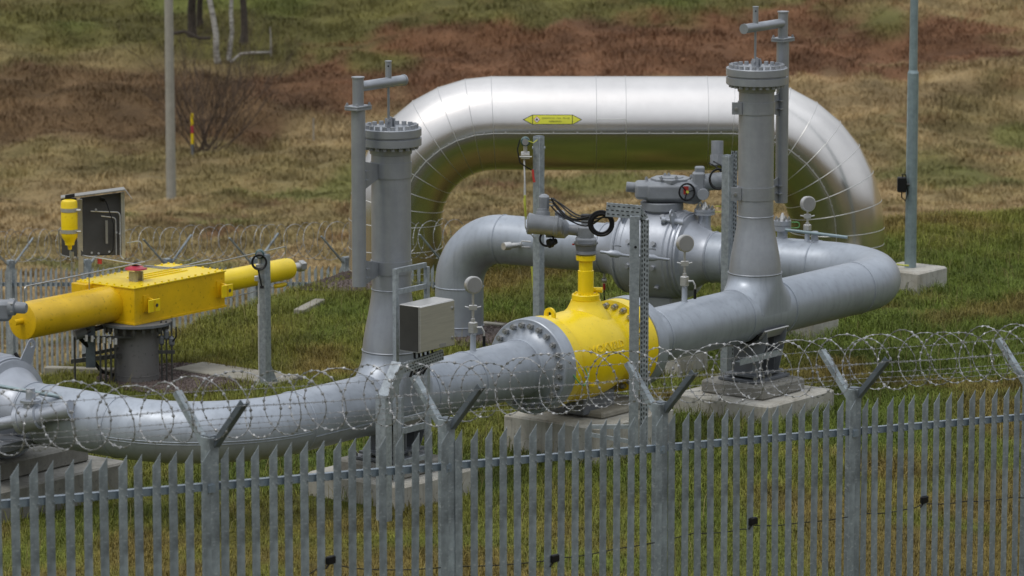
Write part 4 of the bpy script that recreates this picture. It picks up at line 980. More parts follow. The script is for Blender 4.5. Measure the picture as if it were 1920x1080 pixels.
# big tray: slanting post and arm below the cabinet
tb = V((W(726, 800, Zf - .55).x, W(726, 800, Zf - .55).y, 0))
TP = thing('cable_tray_post', V((tb.x, tb.y, 0)), 'galvanised post with bent perforated tray below the steel cabinet', 'post')
hd = A
ptz = [V((tb.x, tb.y, .1)), up(tb, 757), up(tb, 757) + A * .22 + KZ * .31, up(tb, 757) + A * .90 + KZ * .36]
MB().box((ptz[0] + ptz[1]) / 2 - A * .055 + KZ * .05, .05, .062, (ptz[1].z - .1) / 2 + .05).build('upright', 'galvanised', TP)
m_ = (ptz[1] + ptz[2]) / 2; d_ = (ptz[2] - ptz[1]).normalized()
MB().box(m_ - A * .04 + KZ * .045, (ptz[2] - ptz[1]).length / 2 + .02, .062, .05, ax=d_, ay=B, az=d_.cross(B)).build('slanted_head', 'galvanised', TP)
tray(ptz, -B, .10, .03, TP, step=.04)
# lower frame rails beside it
for (x0, y0, x1_, y1_) in ((757, 808, 800, 796),):
    MB().box((W(x0, y0, Zf - .3) + W(x1_, y1_, Zf)) / 2, .19, .015, .03).build('side_rail', 'galvanised', TP)
for x_ in (752, 803): 
    q_ = V((W(x_, 800, Zf - .2).x, W(x_, 800, Zf - .2).y, 0)); MB().box(V((q_.x, q_.y, (zat(q_, 745) + .3) / 2)), .022, .022, (zat(q_, 745) - .3) / 2).build('side_upright', 'galvanised', TP)

# ------------------------------------------------------------------ lamp pole
LPP = thing('lamp_pole', V((LPc.x, LPc.y, .30)), 'tall stepped galvanised lamp pole standing on the square concrete block', 'lamp pole')
zs_ = zat(LPc, 137)
MB().lathe(V((LPc.x, LPc.y, 0)), KZ, [(.30, .078), (zs_, .074), (zs_ + .04, .058)], 12).build('lower_shaft', 'lamp_steel', LPP, sharp=20)
MB().lathe(V((LPc.x, LPc.y, 0)), KZ, [(zs_ + .0, .057), (zs_ + 3.2, .045)], 20).build('upper_shaft', 'lamp_steel', LPP)
MB().cbox(V((LPc.x, LPc.y - .12, zs_ + 3.26)), .12, .28, .05, .02, ax=X1, ay=Y1).build('lamp_head', 'actuator_paint', LPP)
bx_ = W(1691, 346, depth(LPc + KZ * 2)); BXo = thing('beam_detector', bx_ - KZ * .1, 'black detector box with cable clipped to the lamp pole', 'detector')
MB().cbox(bx_, .06, .05, .10, .012, ax=X1, ay=Y1).build('housing', 'rubber', BXo)
MB().cyl(bx_ + X1 * .05, bx_ + X1 * .10, .02, n=8).build('bracket', 'dark_steel', BXo)
MB().tube([bx_ - KZ * .1, bx_ - KZ * .17, bx_ - KZ * .22 + X1 * .05, bx_ - KZ * .12 + X1 * .08, bx_ + KZ * .13 + X1 * .05, bx_ + KZ * .14, bx_ + KZ * .1 + X1 * .01], .009, 7).build('cable', 'rubber', BXo)
MB().tube([W(1668, 494, 60.0), W(1690, 497, 60.0), W(1704, 498, 60)], .012, 6).build('earth_strap', 'cable_yellow', LPP)

# ------------------------------------------------------------------ hydraulic actuator on its column
CO = G(257, 712, 0); CO.z = 0
COo = thing('valve_column', CO, 'thick grey concrete-like column carrying the yellow hydraulic actuator', 'column')
zco = zat(CO, 607)
MB().lathe(CO, KZ, [(-.1, .263), (zco - .05, .263), (zco, .263)], 48).build('column_shaft', 'column_concrete', COo)
MB().torus(CO + KZ * zat(CO, 700), KZ, .264, .005, 48, 6).build('weld_seam', 'column_concrete', COo)
MB().lathe(CO, KZ, [(zco, .41), (zco + .005, .42), (zco + .035, .42)], 48).build('column_flange', 'dark_grey_paint', COo)
bolts(COo, ringpts(CO + KZ * zco, KZ, .36, 20), -KZ, .03, .06, 'dark_steel')
ZA = depth(CO + KZ * .9)
HAc = W(252, 567, ZA - .35)        # front edge of the box, mid height
HA = thing('hydraulic_actuator', V((CO.x, CO.y, zco + .04)), 'large yellow hydraulic actuator with thick cylinder left and thin cylinder right', 'actuator')
hzb = .215; lenA = 1.62; lenB = .90
bc = HAc + A * lenA / 2 - B * lenB / 2; zbx = zco + .04 + hzb; bc.z = zbx
front = V((HAc.x, HAc.y, zbx))
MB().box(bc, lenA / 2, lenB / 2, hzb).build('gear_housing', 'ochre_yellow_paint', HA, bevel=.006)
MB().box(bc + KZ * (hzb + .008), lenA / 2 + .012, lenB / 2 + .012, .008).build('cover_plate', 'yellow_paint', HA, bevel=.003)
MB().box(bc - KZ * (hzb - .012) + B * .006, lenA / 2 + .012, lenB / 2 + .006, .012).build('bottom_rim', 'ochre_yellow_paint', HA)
bp = [bc + KZ * (hzb + .016) + A * (-lenA / 2 + .03 + (lenA - .06) * i / 13) + B * (s_ * (lenB / 2 - .02)) for i in range(14) for s_ in (-1, 1)]
bp += [bc + KZ * (hzb + .016) + A * (s_ * (lenA / 2 - .02)) + B * (-lenB / 2 + .1 + (lenB - .2) * i / 6) for i in range(7) for s_ in (-1, 1)]
bolts(HA, bp, KZ, .013, .016, 'yellow_paint', stud=False)
for r_ in (.10, .20, .30): MB().box(bc + KZ * (hzb + .022) - B * (r_ - .2) + A * .1, .42, .012, .006).build('cover_rib', 'yellow_paint', HA)
cax = bc + B * .05; cax.z = zbx
cl_end = slide(V((cax.x, cax.y, zbx)), -A, 41)
MB().lathe(cl_end, A, [(0, .205), (.006, .217), ((cax - A * lenA / 2 - cl_end).length, .217)], 48).build('large_cylinder', 'ochre_yellow_paint', HA, sharp=40)
MB().cyl(cl_end, cl_end - A * .13 - B * .0, .035, n=14).build('tie_rod', 'ochre_yellow_paint', HA)
cr_s = cax + A * lenA / 2; cr_e = slide(V((cr_s.x, cr_s.y, zbx)), A, 543)
L_ = (cr_e - cr_s).length
MB().lathe(cr_s, A, [(0, .135), (L_ - .05, .135), (L_ - .01, .125), (L_, .11)], 36).build('small_cylinder', 'yellow_paint', HA)
MB().cyl(cr_e, cr_e + A * .22, .05, n=20).build('piston_rod', 'stainless', HA)
MB().cyl(cr_e + A * .17, cr_e + A * .26, .072, n=6).build('rod_nut', 'bolt_steel', HA)
for t_ in (.22, lenA - .09):
    e_ = front + A * t_ + B * .0
    MB().prism([e_ + KZ * .09, e_ + B * .11 + KZ * .07, e_ + B * .11 - KZ * .07, e_ - KZ * .05], A * .03).box(e_ + B * .008 + KZ * .02 - A * .02, .05, .008, .10).cyl(e_ + B * .075 - A * .003, e_ + B * .075 + A * .033, .022, n=14).build('lifting_lug', 'ochre_yellow_paint', HA)
    q_ = e_ + B * .10 + A * .015
    MB().cbox(q_ , .10, .008, .075, .004).build('lug_plate', 'yellow_paint', HA)
    MB().cyl(q_ + B * .009 + A * .04, q_ + B * .011 + A * .04, .022, n=14).build('lug_hole', 'dark_steel', HA)
MB().cbox(bc - A * (lenA / 2) - A * .05 - B * .33 + KZ * .1, .07, .12, .12, .006).build('end_block', 'ochre_yellow_paint', HA)
# indicator
ind = V((W(255, 500, ZA + .1).x, W(255, 500, ZA + .1).y, 0)); zi = zbx + hzb + .05
MB().box(V((ind.x, ind.y, zi + .02)) + A * .05, .012, .06, .06).box(V((ind.x, ind.y, zi + .02)) - A * .05, .012, .06, .06).build('indicator_stand', 'bolt_steel', HA)
MB().lathe(V((ind.x, ind.y, zi + .12)), KZ, [(-.02, .09), (-.012, .135), (.005, .13), (.03, .06)], 18).build('position_indicator', 'pink_red_paint', HA)
MB().lathe(V((ind.x, ind.y, zi + .14)), KZ, [(0, .05), (.03, .05), (.05, .03), (.06, .01)], 16).build('indicator_dome', 'rubber', HA)
# hydraulic tubes
def tubeP(pts, r, name, parent, m='bolt_steel', R=.05): MB().tube(fillet(pts, R, 6), r * .75, 8).build(name, m, parent)
Zu = ZA - .05
tubeP([cl_end + KZ * .21 + A * .05, cl_end + KZ * .40 + A * .05, W(262, 493, Zu), W(272, 491, Zu)], .012, 'hydraulic_tube', HA)
tubeP([cr_e + KZ * .13 - A * .08, cr_e + KZ * .28 - A * .08, W(400, 493, Zu + .5), W(330, 503, Zu + .2), W(270, 498, Zu)], .011, 'hydraulic_tube', HA)
tubeP([W(155, 479, ZA + .3), W(200, 486, ZA + .2), W(265, 497, ZA)], .013, 'hydraulic_tube', HA)
tubeP([W(268, 500, Zu), W(310, 504, Zu + .1), W(350, 497, Zu + .4), W(390, 487, Zu + .5), W(397, 490, Zu + .5)], .010, 'hydraulic_tube', HA)
tubeP([cl_end + KZ * .37 + A * 1.15, cl_end + KZ * .25 + A * 1.15, cl_end + KZ * .215 + A * 1.15], .008, 'tube_clip', HA, R=.01)
tubeP([cr_e - KZ * .12 - A * .05, cr_e - KZ * .2 - A * .1, cr_e - KZ * .2 - A * .35, cr_s - KZ * .22 + A * .1, cr_s - KZ * .25], .009, 'hydraulic_tube', HA)
MB().lathe(cr_e - KZ * .19 - A * .3, A, [(0, .012), (.02, .03), (.2, .03), (.24, .012)], 12).build('hose_fitting', 'yellow_paint', HA)
# control cabinet (open weather hood) and bottle
Zc = ZA + .55
CC = thing('control_panel', W(195, 495, Zc), 'dark stainless control cabinet with sloping hood behind the yellow actuator', 'control cabinet')
def Cp(x, y, dz=0): return W(x, y, Zc + dz)
def quadbox(p4, vec, name, m, par): return MB().prism(p4, vec).build(name, m, par)
quadbox([Cp(150, 371), Cp(233, 360, .1), Cp(233, 478, .1), Cp(152, 480)], Y1 * .02, 'back_panel', 'dark_stainless', CC)
quadbox([Cp(114, 372), Cp(143, 371), Cp(145, 481), Cp(116, 480)], Y1 * .02, 'side_door', 'dark_stainless', CC)
MB().box((Cp(150, 372) + Cp(152, 512)) / 2, .028, .028, (Cp(150, 372).z - Cp(152, 512).z) / 2, ax=X1, ay=Y1).build('corner_post', 'stainless', CC)
MB().box((Cp(231, 360) + Cp(231, 485)) / 2, .02, .03, (Cp(231, 360).z - Cp(231, 485).z) / 2, ax=X1, ay=Y1).build('corner_post', 'stainless', CC)
quadbox([Cp(114, 368), Cp(232, 352, .1), Cp(235, 357, -.25), Cp(114, 373, -.35)], KZ * .012, 'hood', 'bolt_steel', CC)
quadbox([Cp(232, 352, .1), Cp(235, 357, -.25), Cp(247, 373, -.25), Cp(244, 368, .1)], X1 * .008, 'hood_flap', 'bolt_steel', CC)
quadbox([Cp(122, 366, -.36), Cp(140, 363, -.36), Cp(140, 370, -.36), Cp(122, 373, -.36)], Y1 * .01, 'hood_seal', 'rubber', CC)
tubeP([Cp(170, 396, -.1), Cp(222, 398, -.1), Cp(225, 404, -.1), Cp(226, 482, -.1), Cp(232, 486, -.1)], .012, 'tubing', CC)
tubeP([Cp(190, 405, -.1), Cp(214, 408, -.1), Cp(217, 412, -.1), Cp(218, 478, -.1)], .010, 'tubing', CC)
tubeP([Cp(191, 374, -.1), Cp(199, 378, -.12), Cp(213, 420, -.14), Cp(212, 470, -.12), Cp(203, 478, -.1), Cp(188, 477, -.08)], .009, 'black_cable', CC, 'rubber', .04)
tubeP([Cp(238, 456, .2), Cp(265, 451, .2), Cp(267, 474, .2)], .011, 'tubing', CC)
MB().box(Cp(200, 435, -.05), .014, .004, .14, ax=X1, ay=Y1).build('data_strip', 'white_face', CC)
MB().cyl(Cp(190, 373, -.05), Cp(194, 375, -.1), .022, n=10).build('gland', 'rubber', CC)
MB().cyl(Cp(187, 483, -.1), Cp(187, 495, -.1), .028, n=12).build('red_valve', 'red_paint', CC)
for x_, y_ in ((225, 438), (218, 436), (185, 475), (172, 474), (205, 472), (180, 393)): MB().cyl(Cp(x_, y_, -.14), Cp(x_, y_, -.06), .014, n=8).build('fitting', 'bolt_steel', CC)
BT = thing('gas_bottle', Cp(131, 470, -.3), 'upside-down yellow gas bottle strapped beside the dark control cabinet', 'gas bottle')
bx0 = Cp(131, 470, -.3); zq = lambda r: zat(bx0, r); b0 = V((bx0.x, bx0.y, 0)); rb = .099
MB().lathe(b0, KZ, [(zq(468), .02), (zq(460), .03), (zq(459), .055), (zq(455), .058), (zq(452), .062), (zq(445), .092), (zq(438), rb), (zq(380), rb), (zq(376), rb - .012), (zq(374.5), rb - .04)], 32).build('bottle', 'yellow_paint', BT, sharp=35)
for r_ in (393, 433): MB().lathe(b0, KZ, [(zq(r_ + 3.5), rb + .001), (zq(r_ + 3.5), rb + .005), (zq(r_ - 3.5), rb + .005), (zq(r_ - 3.5), rb + .001)], 32, close=False).cyl(V((b0.x + .09, b0.y - .05, zq(r_))), V((b0.x + .14, b0.y - .05, zq(r_))), .014, n=8).build('strap', 'stainless', BT)
tubeP([V((b0.x, b0.y, zq(466))), V((b0.x + .02, b0.y, zq(490))), V((b0.x + .04, b0.y, zq(520)))], .012, 'outlet_tube', BT)
MB().cyl(V((b0.x + .02, b0.y, zq(472))), V((b0.x + .02, b0.y, zq(482))), .026, n=8).cyl(V((b0.x + .03, b0.y, zq(492))), V((b0.x + .035, b0.y, zq(503))), .026, n=8).build('fitting', 'bolt_steel', BT)
tubeP([V((b0.x - .02, b0.y, zq(428))), V((b0.x - .13, b0.y, zq(426))), V((b0.x - .12, b0.y, zq(478))), V((b0.x + .02, b0.y, zq(483)))], .012, 'side_tube', BT)
tubeP([V((b0.x - .11, b0.y, zq(478))), V((b0.x - .11, b0.y, zq(540)))], .010, 'side_tube', BT)
# stand: strut channel, manifold and vertical tubes left and right of the column
MS = thing('manifold_rack', V((W(180, 690, ZA).x, W(180, 690, ZA).y, 0)), 'rack of steel tubes and small valves left of the thick column', 'tube rack')
Zm = ZA - .15
def Mp(x, y, dz=0): return W(x, y, Zm + dz)
def vbox(x, y0, y1, h, par, name, m, dz=0):
    p = Mp(x, (y0 + y1) / 2, dz); b = V((p.x, p.y, 0)); MB().box(V((b.x, b.y, (zat(b, y0) + zat(b, y1)) / 2)), h, h, (zat(b, y0) - zat(b, y1)) / 2, ax=X1, ay=Y1).build(name, m, par)
vbox(170, 600, 688, .055, MS, 'strut_channel', 'dark_fence_steel')
for x_ in (140, 188, 198, 208, 216): 
    p = Mp(x_, 660, -.1); b = V((p.x, p.y, 0)); MB().cyl(b + KZ * -.02, V((b.x, b.y, zat(b, 632))), .013, n=8).build('riser_tube', 'dark_steel', MS)
MB().cyl(Mp(140, 628, -.15), Mp(160, 622, -.1), .065, n=18).build('pump', 'dark_grey_paint', MS)
MB().cyl(Mp(160, 622, -.1), Mp(200, 610, .1), .03, n=14).build('coupling', 'dark_steel', MS)
for k in range(6): MB().cyl(Mp(162 + 11 * k, 628 + 1.2 * k, -.16), Mp(162 + 11 * k, 640 + 1.2 * k, -.16), .02, n=8).build('manifold_fitting', 'stainless', MS)
MB().box(Mp(195, 632, -.1), .34, .02, .012, ax=X1, ay=Y1).box(Mp(180, 672, 0), .30, .02, .025, ax=(X1 + KZ * .12).normalized(), ay=Y1).box(Mp(188, 660, .02), .22, .015, .02, ax=(X1 + KZ * .2).normalized(), ay=Y1).build('cross_bar', 'dark_steel', MS)
tubeP([Mp(178, 680, .1), Mp(190, 696, .1), Mp(215, 704, .2), Mp(228, 712, .2)], .03, 'black_hose', MS, 'rubber', .08)
tubeP([Mp(128, 618, -.1), Mp(134, 612, -.1), Mp(142, 622, -.1)], .012, 'lever', MS, 'stainless', .02)
for k in range(5): MB().cyl(Mp(176 + 9 * k, 634 + 1.2 * k, -.18), Mp(176 + 9 * k, 634 + 1.2 * k, -.02), .012, n=8).build('manifold_fitting', 'bolt_steel', MS)
tubeP([Mp(196, 612, 0), Mp(196, 626, -.1), Mp(205, 634, -.1), Mp(226, 634, .05)], .016, 'feed_tube', MS)
tubeP([Mp(150, 634, -.1), Mp(170, 655, .0), Mp(176, 668, .05)], .035, 'black_hose', MS, 'rubber', .06)
MS2 = thing('valve_rack', V((W(318, 690, ZA).x, W(318, 690, ZA).y, 0)), 'dark needle valves and thin tubes just right of the thick column', 'tube rack')
for x_, y_ in ((303, 640), (312, 630), (322, 642)):
    p = Mp(x_, 650, .1); b = V((p.x, p.y, 0)); MB().cyl(b - KZ * .02, V((b.x, b.y, zat(b, 602))), .011, n=8).build('riser_tube', 'dark_steel', MS2)
    MB().lathe(V((b.x, b.y, zat(b, y_ + 8))), KZ, [(0, .012), (.03, .035), (.1, .035), (.13, .012)], 10).build('needle_valve', 'dark_grey_paint', MS2)
MB().box(Mp(310, 632, .08), .10, .012, .012, ax=X1, ay=Y1).box(Mp(312, 660, .08), .10, .012, .02, ax=X1, ay=Y1).build('cross_bar', 'dark_steel', MS2)
tubeP([Mp(324, 640, .05), Mp(330, 632, .0), Mp(330, 613, 0)], .012, 'lever', MS2, 'rubber', .02)

# ------------------------------------------------------------------ left-edge ball valve, actuator and bypass
LVo = ball_valve(LV, B, 'large grey ball valve cut by the left edge of the photo', s=1.0)
a = D2R(60); rd = A * math.cos(a) + KZ * math.sin(a)
for an in (62, 118):
    a = D2R(an); rd = A * math.cos(a) + KZ * math.sin(a); tg = A * -math.sin(a) + KZ * math.cos(a)
    lugplate(LVo, LV + B * .42 + rd * .50, tg, rd)
lx = V((LV.x, LV.y, 0))
MB().lathe(lx, KZ, [(ZC + .5, .14), (ZC + .9, .12), (zat(lx, 585), .12)], 28).build('stem_column', 'actuator_paint', LVo)
ZL = depth(LV) 
ao = MB().cbox(W(2, 582, ZL), .11, .11, .10, .03, ax=X1, ay=Y1).build('actuator', 'actuator_paint', LVo, bevel=.006)
MB().lathe(W(18, 575, ZL - .1), V((1, -.25, -.05)), [(0, .085), (.06, .085), (.07, .06), (.16, .058), (.18, .045)], 24).build('motor', 'actuator_paint', ao)
bolts(ao, ringpts(W(24, 575, ZL - .12), V((1, -.25, -.05)), .078, 6), V((1, -.25, -.05)), .01, .015, 'bolt_steel')
MB().tube([W(28, 662, ZL - .1), W(36, 673, ZL - .1)], .018, 8).build('black_lever', 'rubber', LVo)
MB().cbox(V((LV.x, LV.y, (zl + ZC - .45) / 2)), .25, .25, (ZC - .45 - zl) / 2 + .03, .02).build('foot', 'dark_grey_paint', LVo)
# bypass line in front of it
ZY = ZL - .8
def Yp(x, y, dz=0): return W(x, y, ZY + dz)
BYo = thing('bypass_valve', V((Yp(58, 800).x, Yp(58, 800).y, .4)), 'small grey bypass valve with bar handle at the left edge, before the large pipe', 'valve')
ba, bb_ = Yp(-60, 808, .05), Yp(134, 768, -.40); dd = bb_ - ba; L = dd.length; 
MB().lathe(ba, dd, [(0, .06), (L * .42, .065), (L * .48, .065), (L * .49, .14), (L * .53, .14), (L * .54, .10), (L * .70, .10), (L * .72, .075), (L * .86, .07), (L * .97, .10), (L, .10)], 32).build('bypass_pipe', 'valve_paint', BYo, sharp=30)
MB().lathe(ba + dd * .61, dd, [(-.1, .11), (-.09, .13), (.09, .13), (.1, .11)], 28).build('valve_body', 'valve_paint', BYo)
q_ = ba + dd * .61
MB().lathe(V((q_.x, q_.y, 0)), KZ, [(q_.z, .10), (q_.z + .14, .07), (q_.z + .16, .07), (q_.z + .16, .105), (q_.z + .185, .105), (q_.z + .185, .05), (q_.z + .30, .045)], 24).build('bonnet', 'valve_paint', BYo)
MB().tube([Yp(-20, 721, -.1), Yp(114, 744, -.15)], .021, 14).build('bar_handle', 'lamp_steel', BYo)
MB().cbox(Yp(20, 828, .2), .36, .2, .05, .01).build('foot', 'dark_grey_paint', BYo)

# ------------------------------------------------------------------ kerbs and gravel
def kerb(p0, p1, wd, zt_, label, grp='concrete kerb strips'):
    p0, p1 = V(p0), V(p1); d = (p1 - p0); d.z = 0; L = d.length; d.normalize(); n = V((d.y, -d.x, 0)); c = (p0 + p1) / 2; c.z = 0
    o = MB().cbox(V((c.x, c.y, zt_ / 2 - .05)), L / 2, wd / 2, zt_ / 2 + .05, .01, ax=d, ay=n).build('kerb', 'kerb_concrete')
    tag(o, label, 'kerb', grp); KER.append((c.x, c.y, L / 2, wd / 2, d)); return o
KER = []
ka, kb = G(352, 684, .04), G(540, 712, .04)
kerb(ka, kb, .55, .04, 'wide flat concrete strip right of the thick column, behind the curved pipe')
kerb(G(85, 690, .04), G(215, 694, .04), .12, .06, 'thin pale kerb left of the thick column')
kerb(G(560, 584, .03), G(600, 564, .03), .14, .06, 'short pale kerb stub in the grass left of the silver arch')
kerb(G(905, 606, .03), G(945, 610, .03), .10, .05, 'short kerb between the grey pipe bend and the yellow valve flange')
def gravel(c, ra, rb, n, label):
    m = MB()
    N_ = 28; ring = [V((c.x, c.y, 0)) + A * (ra * math.cos(2 * math.pi * i / N_)) + B * (rb * math.sin(2 * math.pi * i / N_)) for i in range(N_)]
    zz = [float(gz(p.x, p.y)) + .012 for p in ring]
    vs = [V((p.x, p.y, z_)) for p, z_ in zip(ring, zz)] + [V((c.x, c.y, float(gz(c.x, c.y)) + .02))]
    m.add(vs, [(i, (i + 1) % N_, N_) for i in range(N_)])
    for k in range(n):
        r = math.sqrt(random.random()); t = random.random() * 6.283; p = V((c.x, c.y, 0)) + A * (ra * r * math.cos(t)) + B * (rb * r * math.sin(t)); s = random.uniform(.012, .032)
        z_ = float(gz(p.x, p.y)) + .01 + s * .3; a = random.random() * 3
        pts_ = [V((p.x + s * math.cos(a + i * 2.09) * random.uniform(.7, 1.2), p.y + s * math.sin(a + i * 2.09) * random.uniform(.7, 1.2), z_ - s * .4)) for i in range(3)] + [V((p.x, p.y, z_ + s * random.uniform(.3, .8)))]
        m.add(pts_, [(0, 1, 3), (1, 2, 3), (2, 0, 3)])
    o = m.build('gravel', 'gravel', sharp=5); tag(o, label, None, None, 'stuff'); NOGRASS.append((c.x, c.y, ra * .8, rb * .8))
gravel(CO + A * .35 + B * .35, .95, 1.0, 2600, 'dark gravel bed around the thick column')
gravel(V((pl_.x - .5, yS - .55, 0)), 1.2, .9, 1500, 'pinkish gravel at the foot of the silver arch')
gravel(V((E3.x, E3.y, 0)) + X1 * .4 - Y1 * .1, .9, .8, 1500, 'reddish gravel at the foot of the grey pipe bend')

# ------------------------------------------------------------------ near fence
def fence_pt(t, off=0): p = _a + FD * t + FN * off; return V((p.x, p.y, fence_ground(t)))
BAY = FLEN / 4; NP = 15
FE = thing('palisade_fence', fence_pt(0), 'galvanised palisade fence with pointed pales running across the foreground', 'fence')
pw, ph = .080, 2.37
def pale_mb(w_=pw, h=ph, peak=.085):
    m = MB(); n = FN; secs = [(-.5, -.003), (-.42, 0), (-.10, .0008), (.10, .0008), (.42, 0), (.5, -.003)]
    fr = []; 
    for u, v in secs:
        top = h - peak * (1 - (u + .5)) if True else h
        fr.append((u * w_, v, top))
    th = .0035; vs = []; fs = []
    for (u, v, t_) in fr:
        for zz in (0.04, t_): vs += [FD * u + n * v + KZ * zz, FD * u + n * (v - th) + KZ * zz]
    for i in range(len(fr) - 1):
        a = 4 * i; b = a + 4; fs += [(a, b, b + 2, a + 2), (a + 1, a + 3, b + 3, b + 1), (a + 2, b + 2, b + 3, a + 3)]
    fs += [(0, 2, 3, 1), (len(vs) - 4, len(vs) - 3, len(vs) - 1, len(vs) - 2)]
    m.add(vs, fs); c_ = FD * (.5 * w_ - .006) + KZ * (RAIL_H - .012); m.cyl(c_ - n * .002, c_ + n * .012, .008, n=8)
    return m
def local_obj(mb, name, m, parent, loc, bevel=0):
    ORG['_tmp'] = V((0, 0, 0))
    class _P: name = '_tmp'
    me = bpy.data.meshes.new(name); me.from_pydata([tuple(v) for v in mb.v], [], mb.f)
    bm = bmesh.new(); bm.from_mesh(me); bmesh.ops.recalc_face_normals(bm, faces=bm.faces); bm.to_mesh(me); bm.free()
    me.materials.append(M[m]); o = bpy.data.objects.new(name, me); COL.objects.link(o); o.parent = parent; o.location = V(loc) - ORG[parent.name]
    if bevel:
        b_ = o.modifiers.new('edge', 'BEVEL'); b_.width = bevel; b_.segments = 1; b_.limit_method = 'ANGLE'
    return o
first = None; i0, i1 = -1, 5
for b in range(i0, i1):
    for k in range(NP):
        t = (b + (k + .5) / NP) * BAY
        if t < -3.0 or t > FLEN + 1.6: continue
        loc = fence_pt(t, .055) - ORG[FE.name] + V((0, 0, random.uniform(-.004, .004)))
        if first is None: first = local_obj(pale_mb(), 'pale', 'fence_steel', FE, loc + ORG[FE.name])
        else: c = first.copy(); COL.objects.link(c); c.parent = FE; c.location = loc; c.rotation_euler = (random.gauss(0, .0022), random.gauss(0, .0035), random.gauss(0, .02))
        # tiny rotation for irregularity
post_mb = MB().box(V((0, 0, 1.20)), .05, .05, 1.26, ax=FD, ay=FN)
arm_h, arm_o = .29, .34
posts = []
for b in range(-1, 6):
    p = fence_pt(b * BAY, -.005)
    if not posts: o = local_obj(post_mb, 'post', 'fence_steel', FE, p, bevel=.006); posts.append(o)
    else: o = posts[0].copy(); COL.objects.link(o); o.parent = FE; o.location = p - ORG[FE.name]; posts.append(o)
    topz = 2.46
    cap = MB().box(p + KZ * (topz + .004), .045, .045, .004, ax=FD, ay=FN).build('post_cap', 'dark_fence_steel', FE)
    for s_ in (-1, 1):
        a0 = p + KZ * (topz - .10) + FN * (s_ * .03); a1 = p + KZ * (topz + arm_h) + FN * (s_ * (arm_o + .03)); d = (a1 - a0).normalized(); nn = FD.cross(d).normalized()
        MB().box((a0 + a1) / 2 + FD * .03, (a1 - a0).length / 2, .028, .003, ax=d, ay=FD, az=nn).box((a0 + a1) / 2 + FD * .003 - nn * .022, (a1 - a0).length / 2, .003, .022, ax=d, ay=FD, az=nn).build('arm', 'fence_steel' if s_ < 0 else 'dark_fence_steel', FE)  # viewer-side arms get darker steel: shade of their undersides put into the colour
    # rail bracket
    MB().box(p + KZ * RAIL_H + FN * .062 - FD * .045, .03, .012, .03, ax=FD, ay=FN).build('rail_bracket', 'fence_rail_steel', FE)
for b in range(-1, 5):
    a0 = fence_pt(b * BAY + .055, .025) + KZ * RAIL_H; a1 = fence_pt((b + 1) * BAY - .055, .025) + KZ * RAIL_H; d = (a1 - a0).normalized(); nn = FN.cross(d)
    MB().box((a0 + a1) / 2, (a1 - a0).length / 2, .004, .026, ax=d, ay=FN, az=nn).box((a0 + a1) / 2 + nn * .026 - FN * .022, (a1 - a0).length / 2, .026, .004, ax=d, ay=FN, az=nn).build('rail', 'fence_rail_steel', FE)
    a0 = a0 - KZ * 1.75; a1 = a1 - KZ * 1.75
    MB().box((a0 + a1) / 2, (a1 - a0).length / 2, .004, .026, ax=d, ay=FN, az=nn).build('rail', 'fence_rail_steel', FE)
# razor coil
def coil(ptf, t0, t1, R, pitch, zoff, name, label, wr=.0034, seed=1, sn=20, dirv=None, nrm=None, barbs=True, squash=1.0, grp=None, back=False):
    r = random.Random(seed); pts = []; n = int((t1 - t0) / pitch * sn); m = MB()
    turns = (t1 - t0) / pitch
    jit = [(r.uniform(-.06, .06), r.uniform(-.022, .022), r.uniform(-.018, .018)) for _ in range(int(turns) + 3)]
    for i in range(n + 1):
        q_ = i / sn; a = 2 * math.pi * q_; k = int(q_); f = q_ - k; f = f * f * (3 - 2 * f)
        j = [jit[k][c] * (1 - f) + jit[k + 1][c] * f for c in range(3)]
        cc_ = (.62, -.12, .38, .05)[k % 4] * (1 - f) + (.62, -.12, .38, .05)[(k + 1) % 4] * f; t = t0 + pitch * q_ + cc_ * R * math.sin(a) + j[0]
        RR = R + j[1]
        p = ptf(t) + KZ * (zoff + RR * math.cos(a) * squash + j[2]) + nrm * (RR * math.sin(a) * .9)
        pts.append(p)
    m.tube(pts, wr, 5 if not back else 3, caps=False)
    o = m.build(name, 'wire_steel', sharp=70); tag(o, label, 'razor wire', grp)
    if barbs:
        bm_ = MB(); acc = 0; stp = .062 if not back else .09; nxt = 0
        for i in range(len(pts) - 1):
            a, b = pts[i], pts[i + 1]; L = (b - a).length; d = (b - a).normalized()
            while nxt < acc + L:
                c = a + d * (nxt - acc); u = d.orthogonal().normalized(); an = r.random() * 6.28; v = d.cross(u); u2 = u * math.cos(an) + v * math.sin(an); w2 = d.cross(u2)
                s = .019 if not back else .015
                bm_.add([c - d * s * 1.1, c + u2 * s * .75, c + d * s * 1.1, c - u2 * s * .75, c + w2 * s * .35, c - w2 * s * .35], [(0, 1, 4), (1, 2, 4), (2, 3, 4), (3, 0, 4), (1, 0, 5), (2, 1, 5), (3, 2, 5), (0, 3, 5)])
                nxt += stp
            acc += L
        bo = MB(); 
        me = bpy.data.meshes.new('razor_barbs'); o0 = ORG[o.name]
        me.from_pydata([(p[0] - o0.x, p[1] - o0.y, p[2] - o0.z) for p in bm_.v], [], bm_.f); me.materials.append(M['wire_steel'])
        bb2 = bpy.data.objects.new('razor_barbs', me); COL.objects.link(bb2); bb2.parent = o; bb2['kind'] = 'stuff'
    return o
cf = lambda t: fence_pt(t) + KZ * 2.46
coil(cf, -2.9, FLEN + 1.4, .235, .27, .215, 'razor_wire_coil', 'coiled razor wire resting in the V arms along the top of the foreground fence', seed=5, nrm=FN)
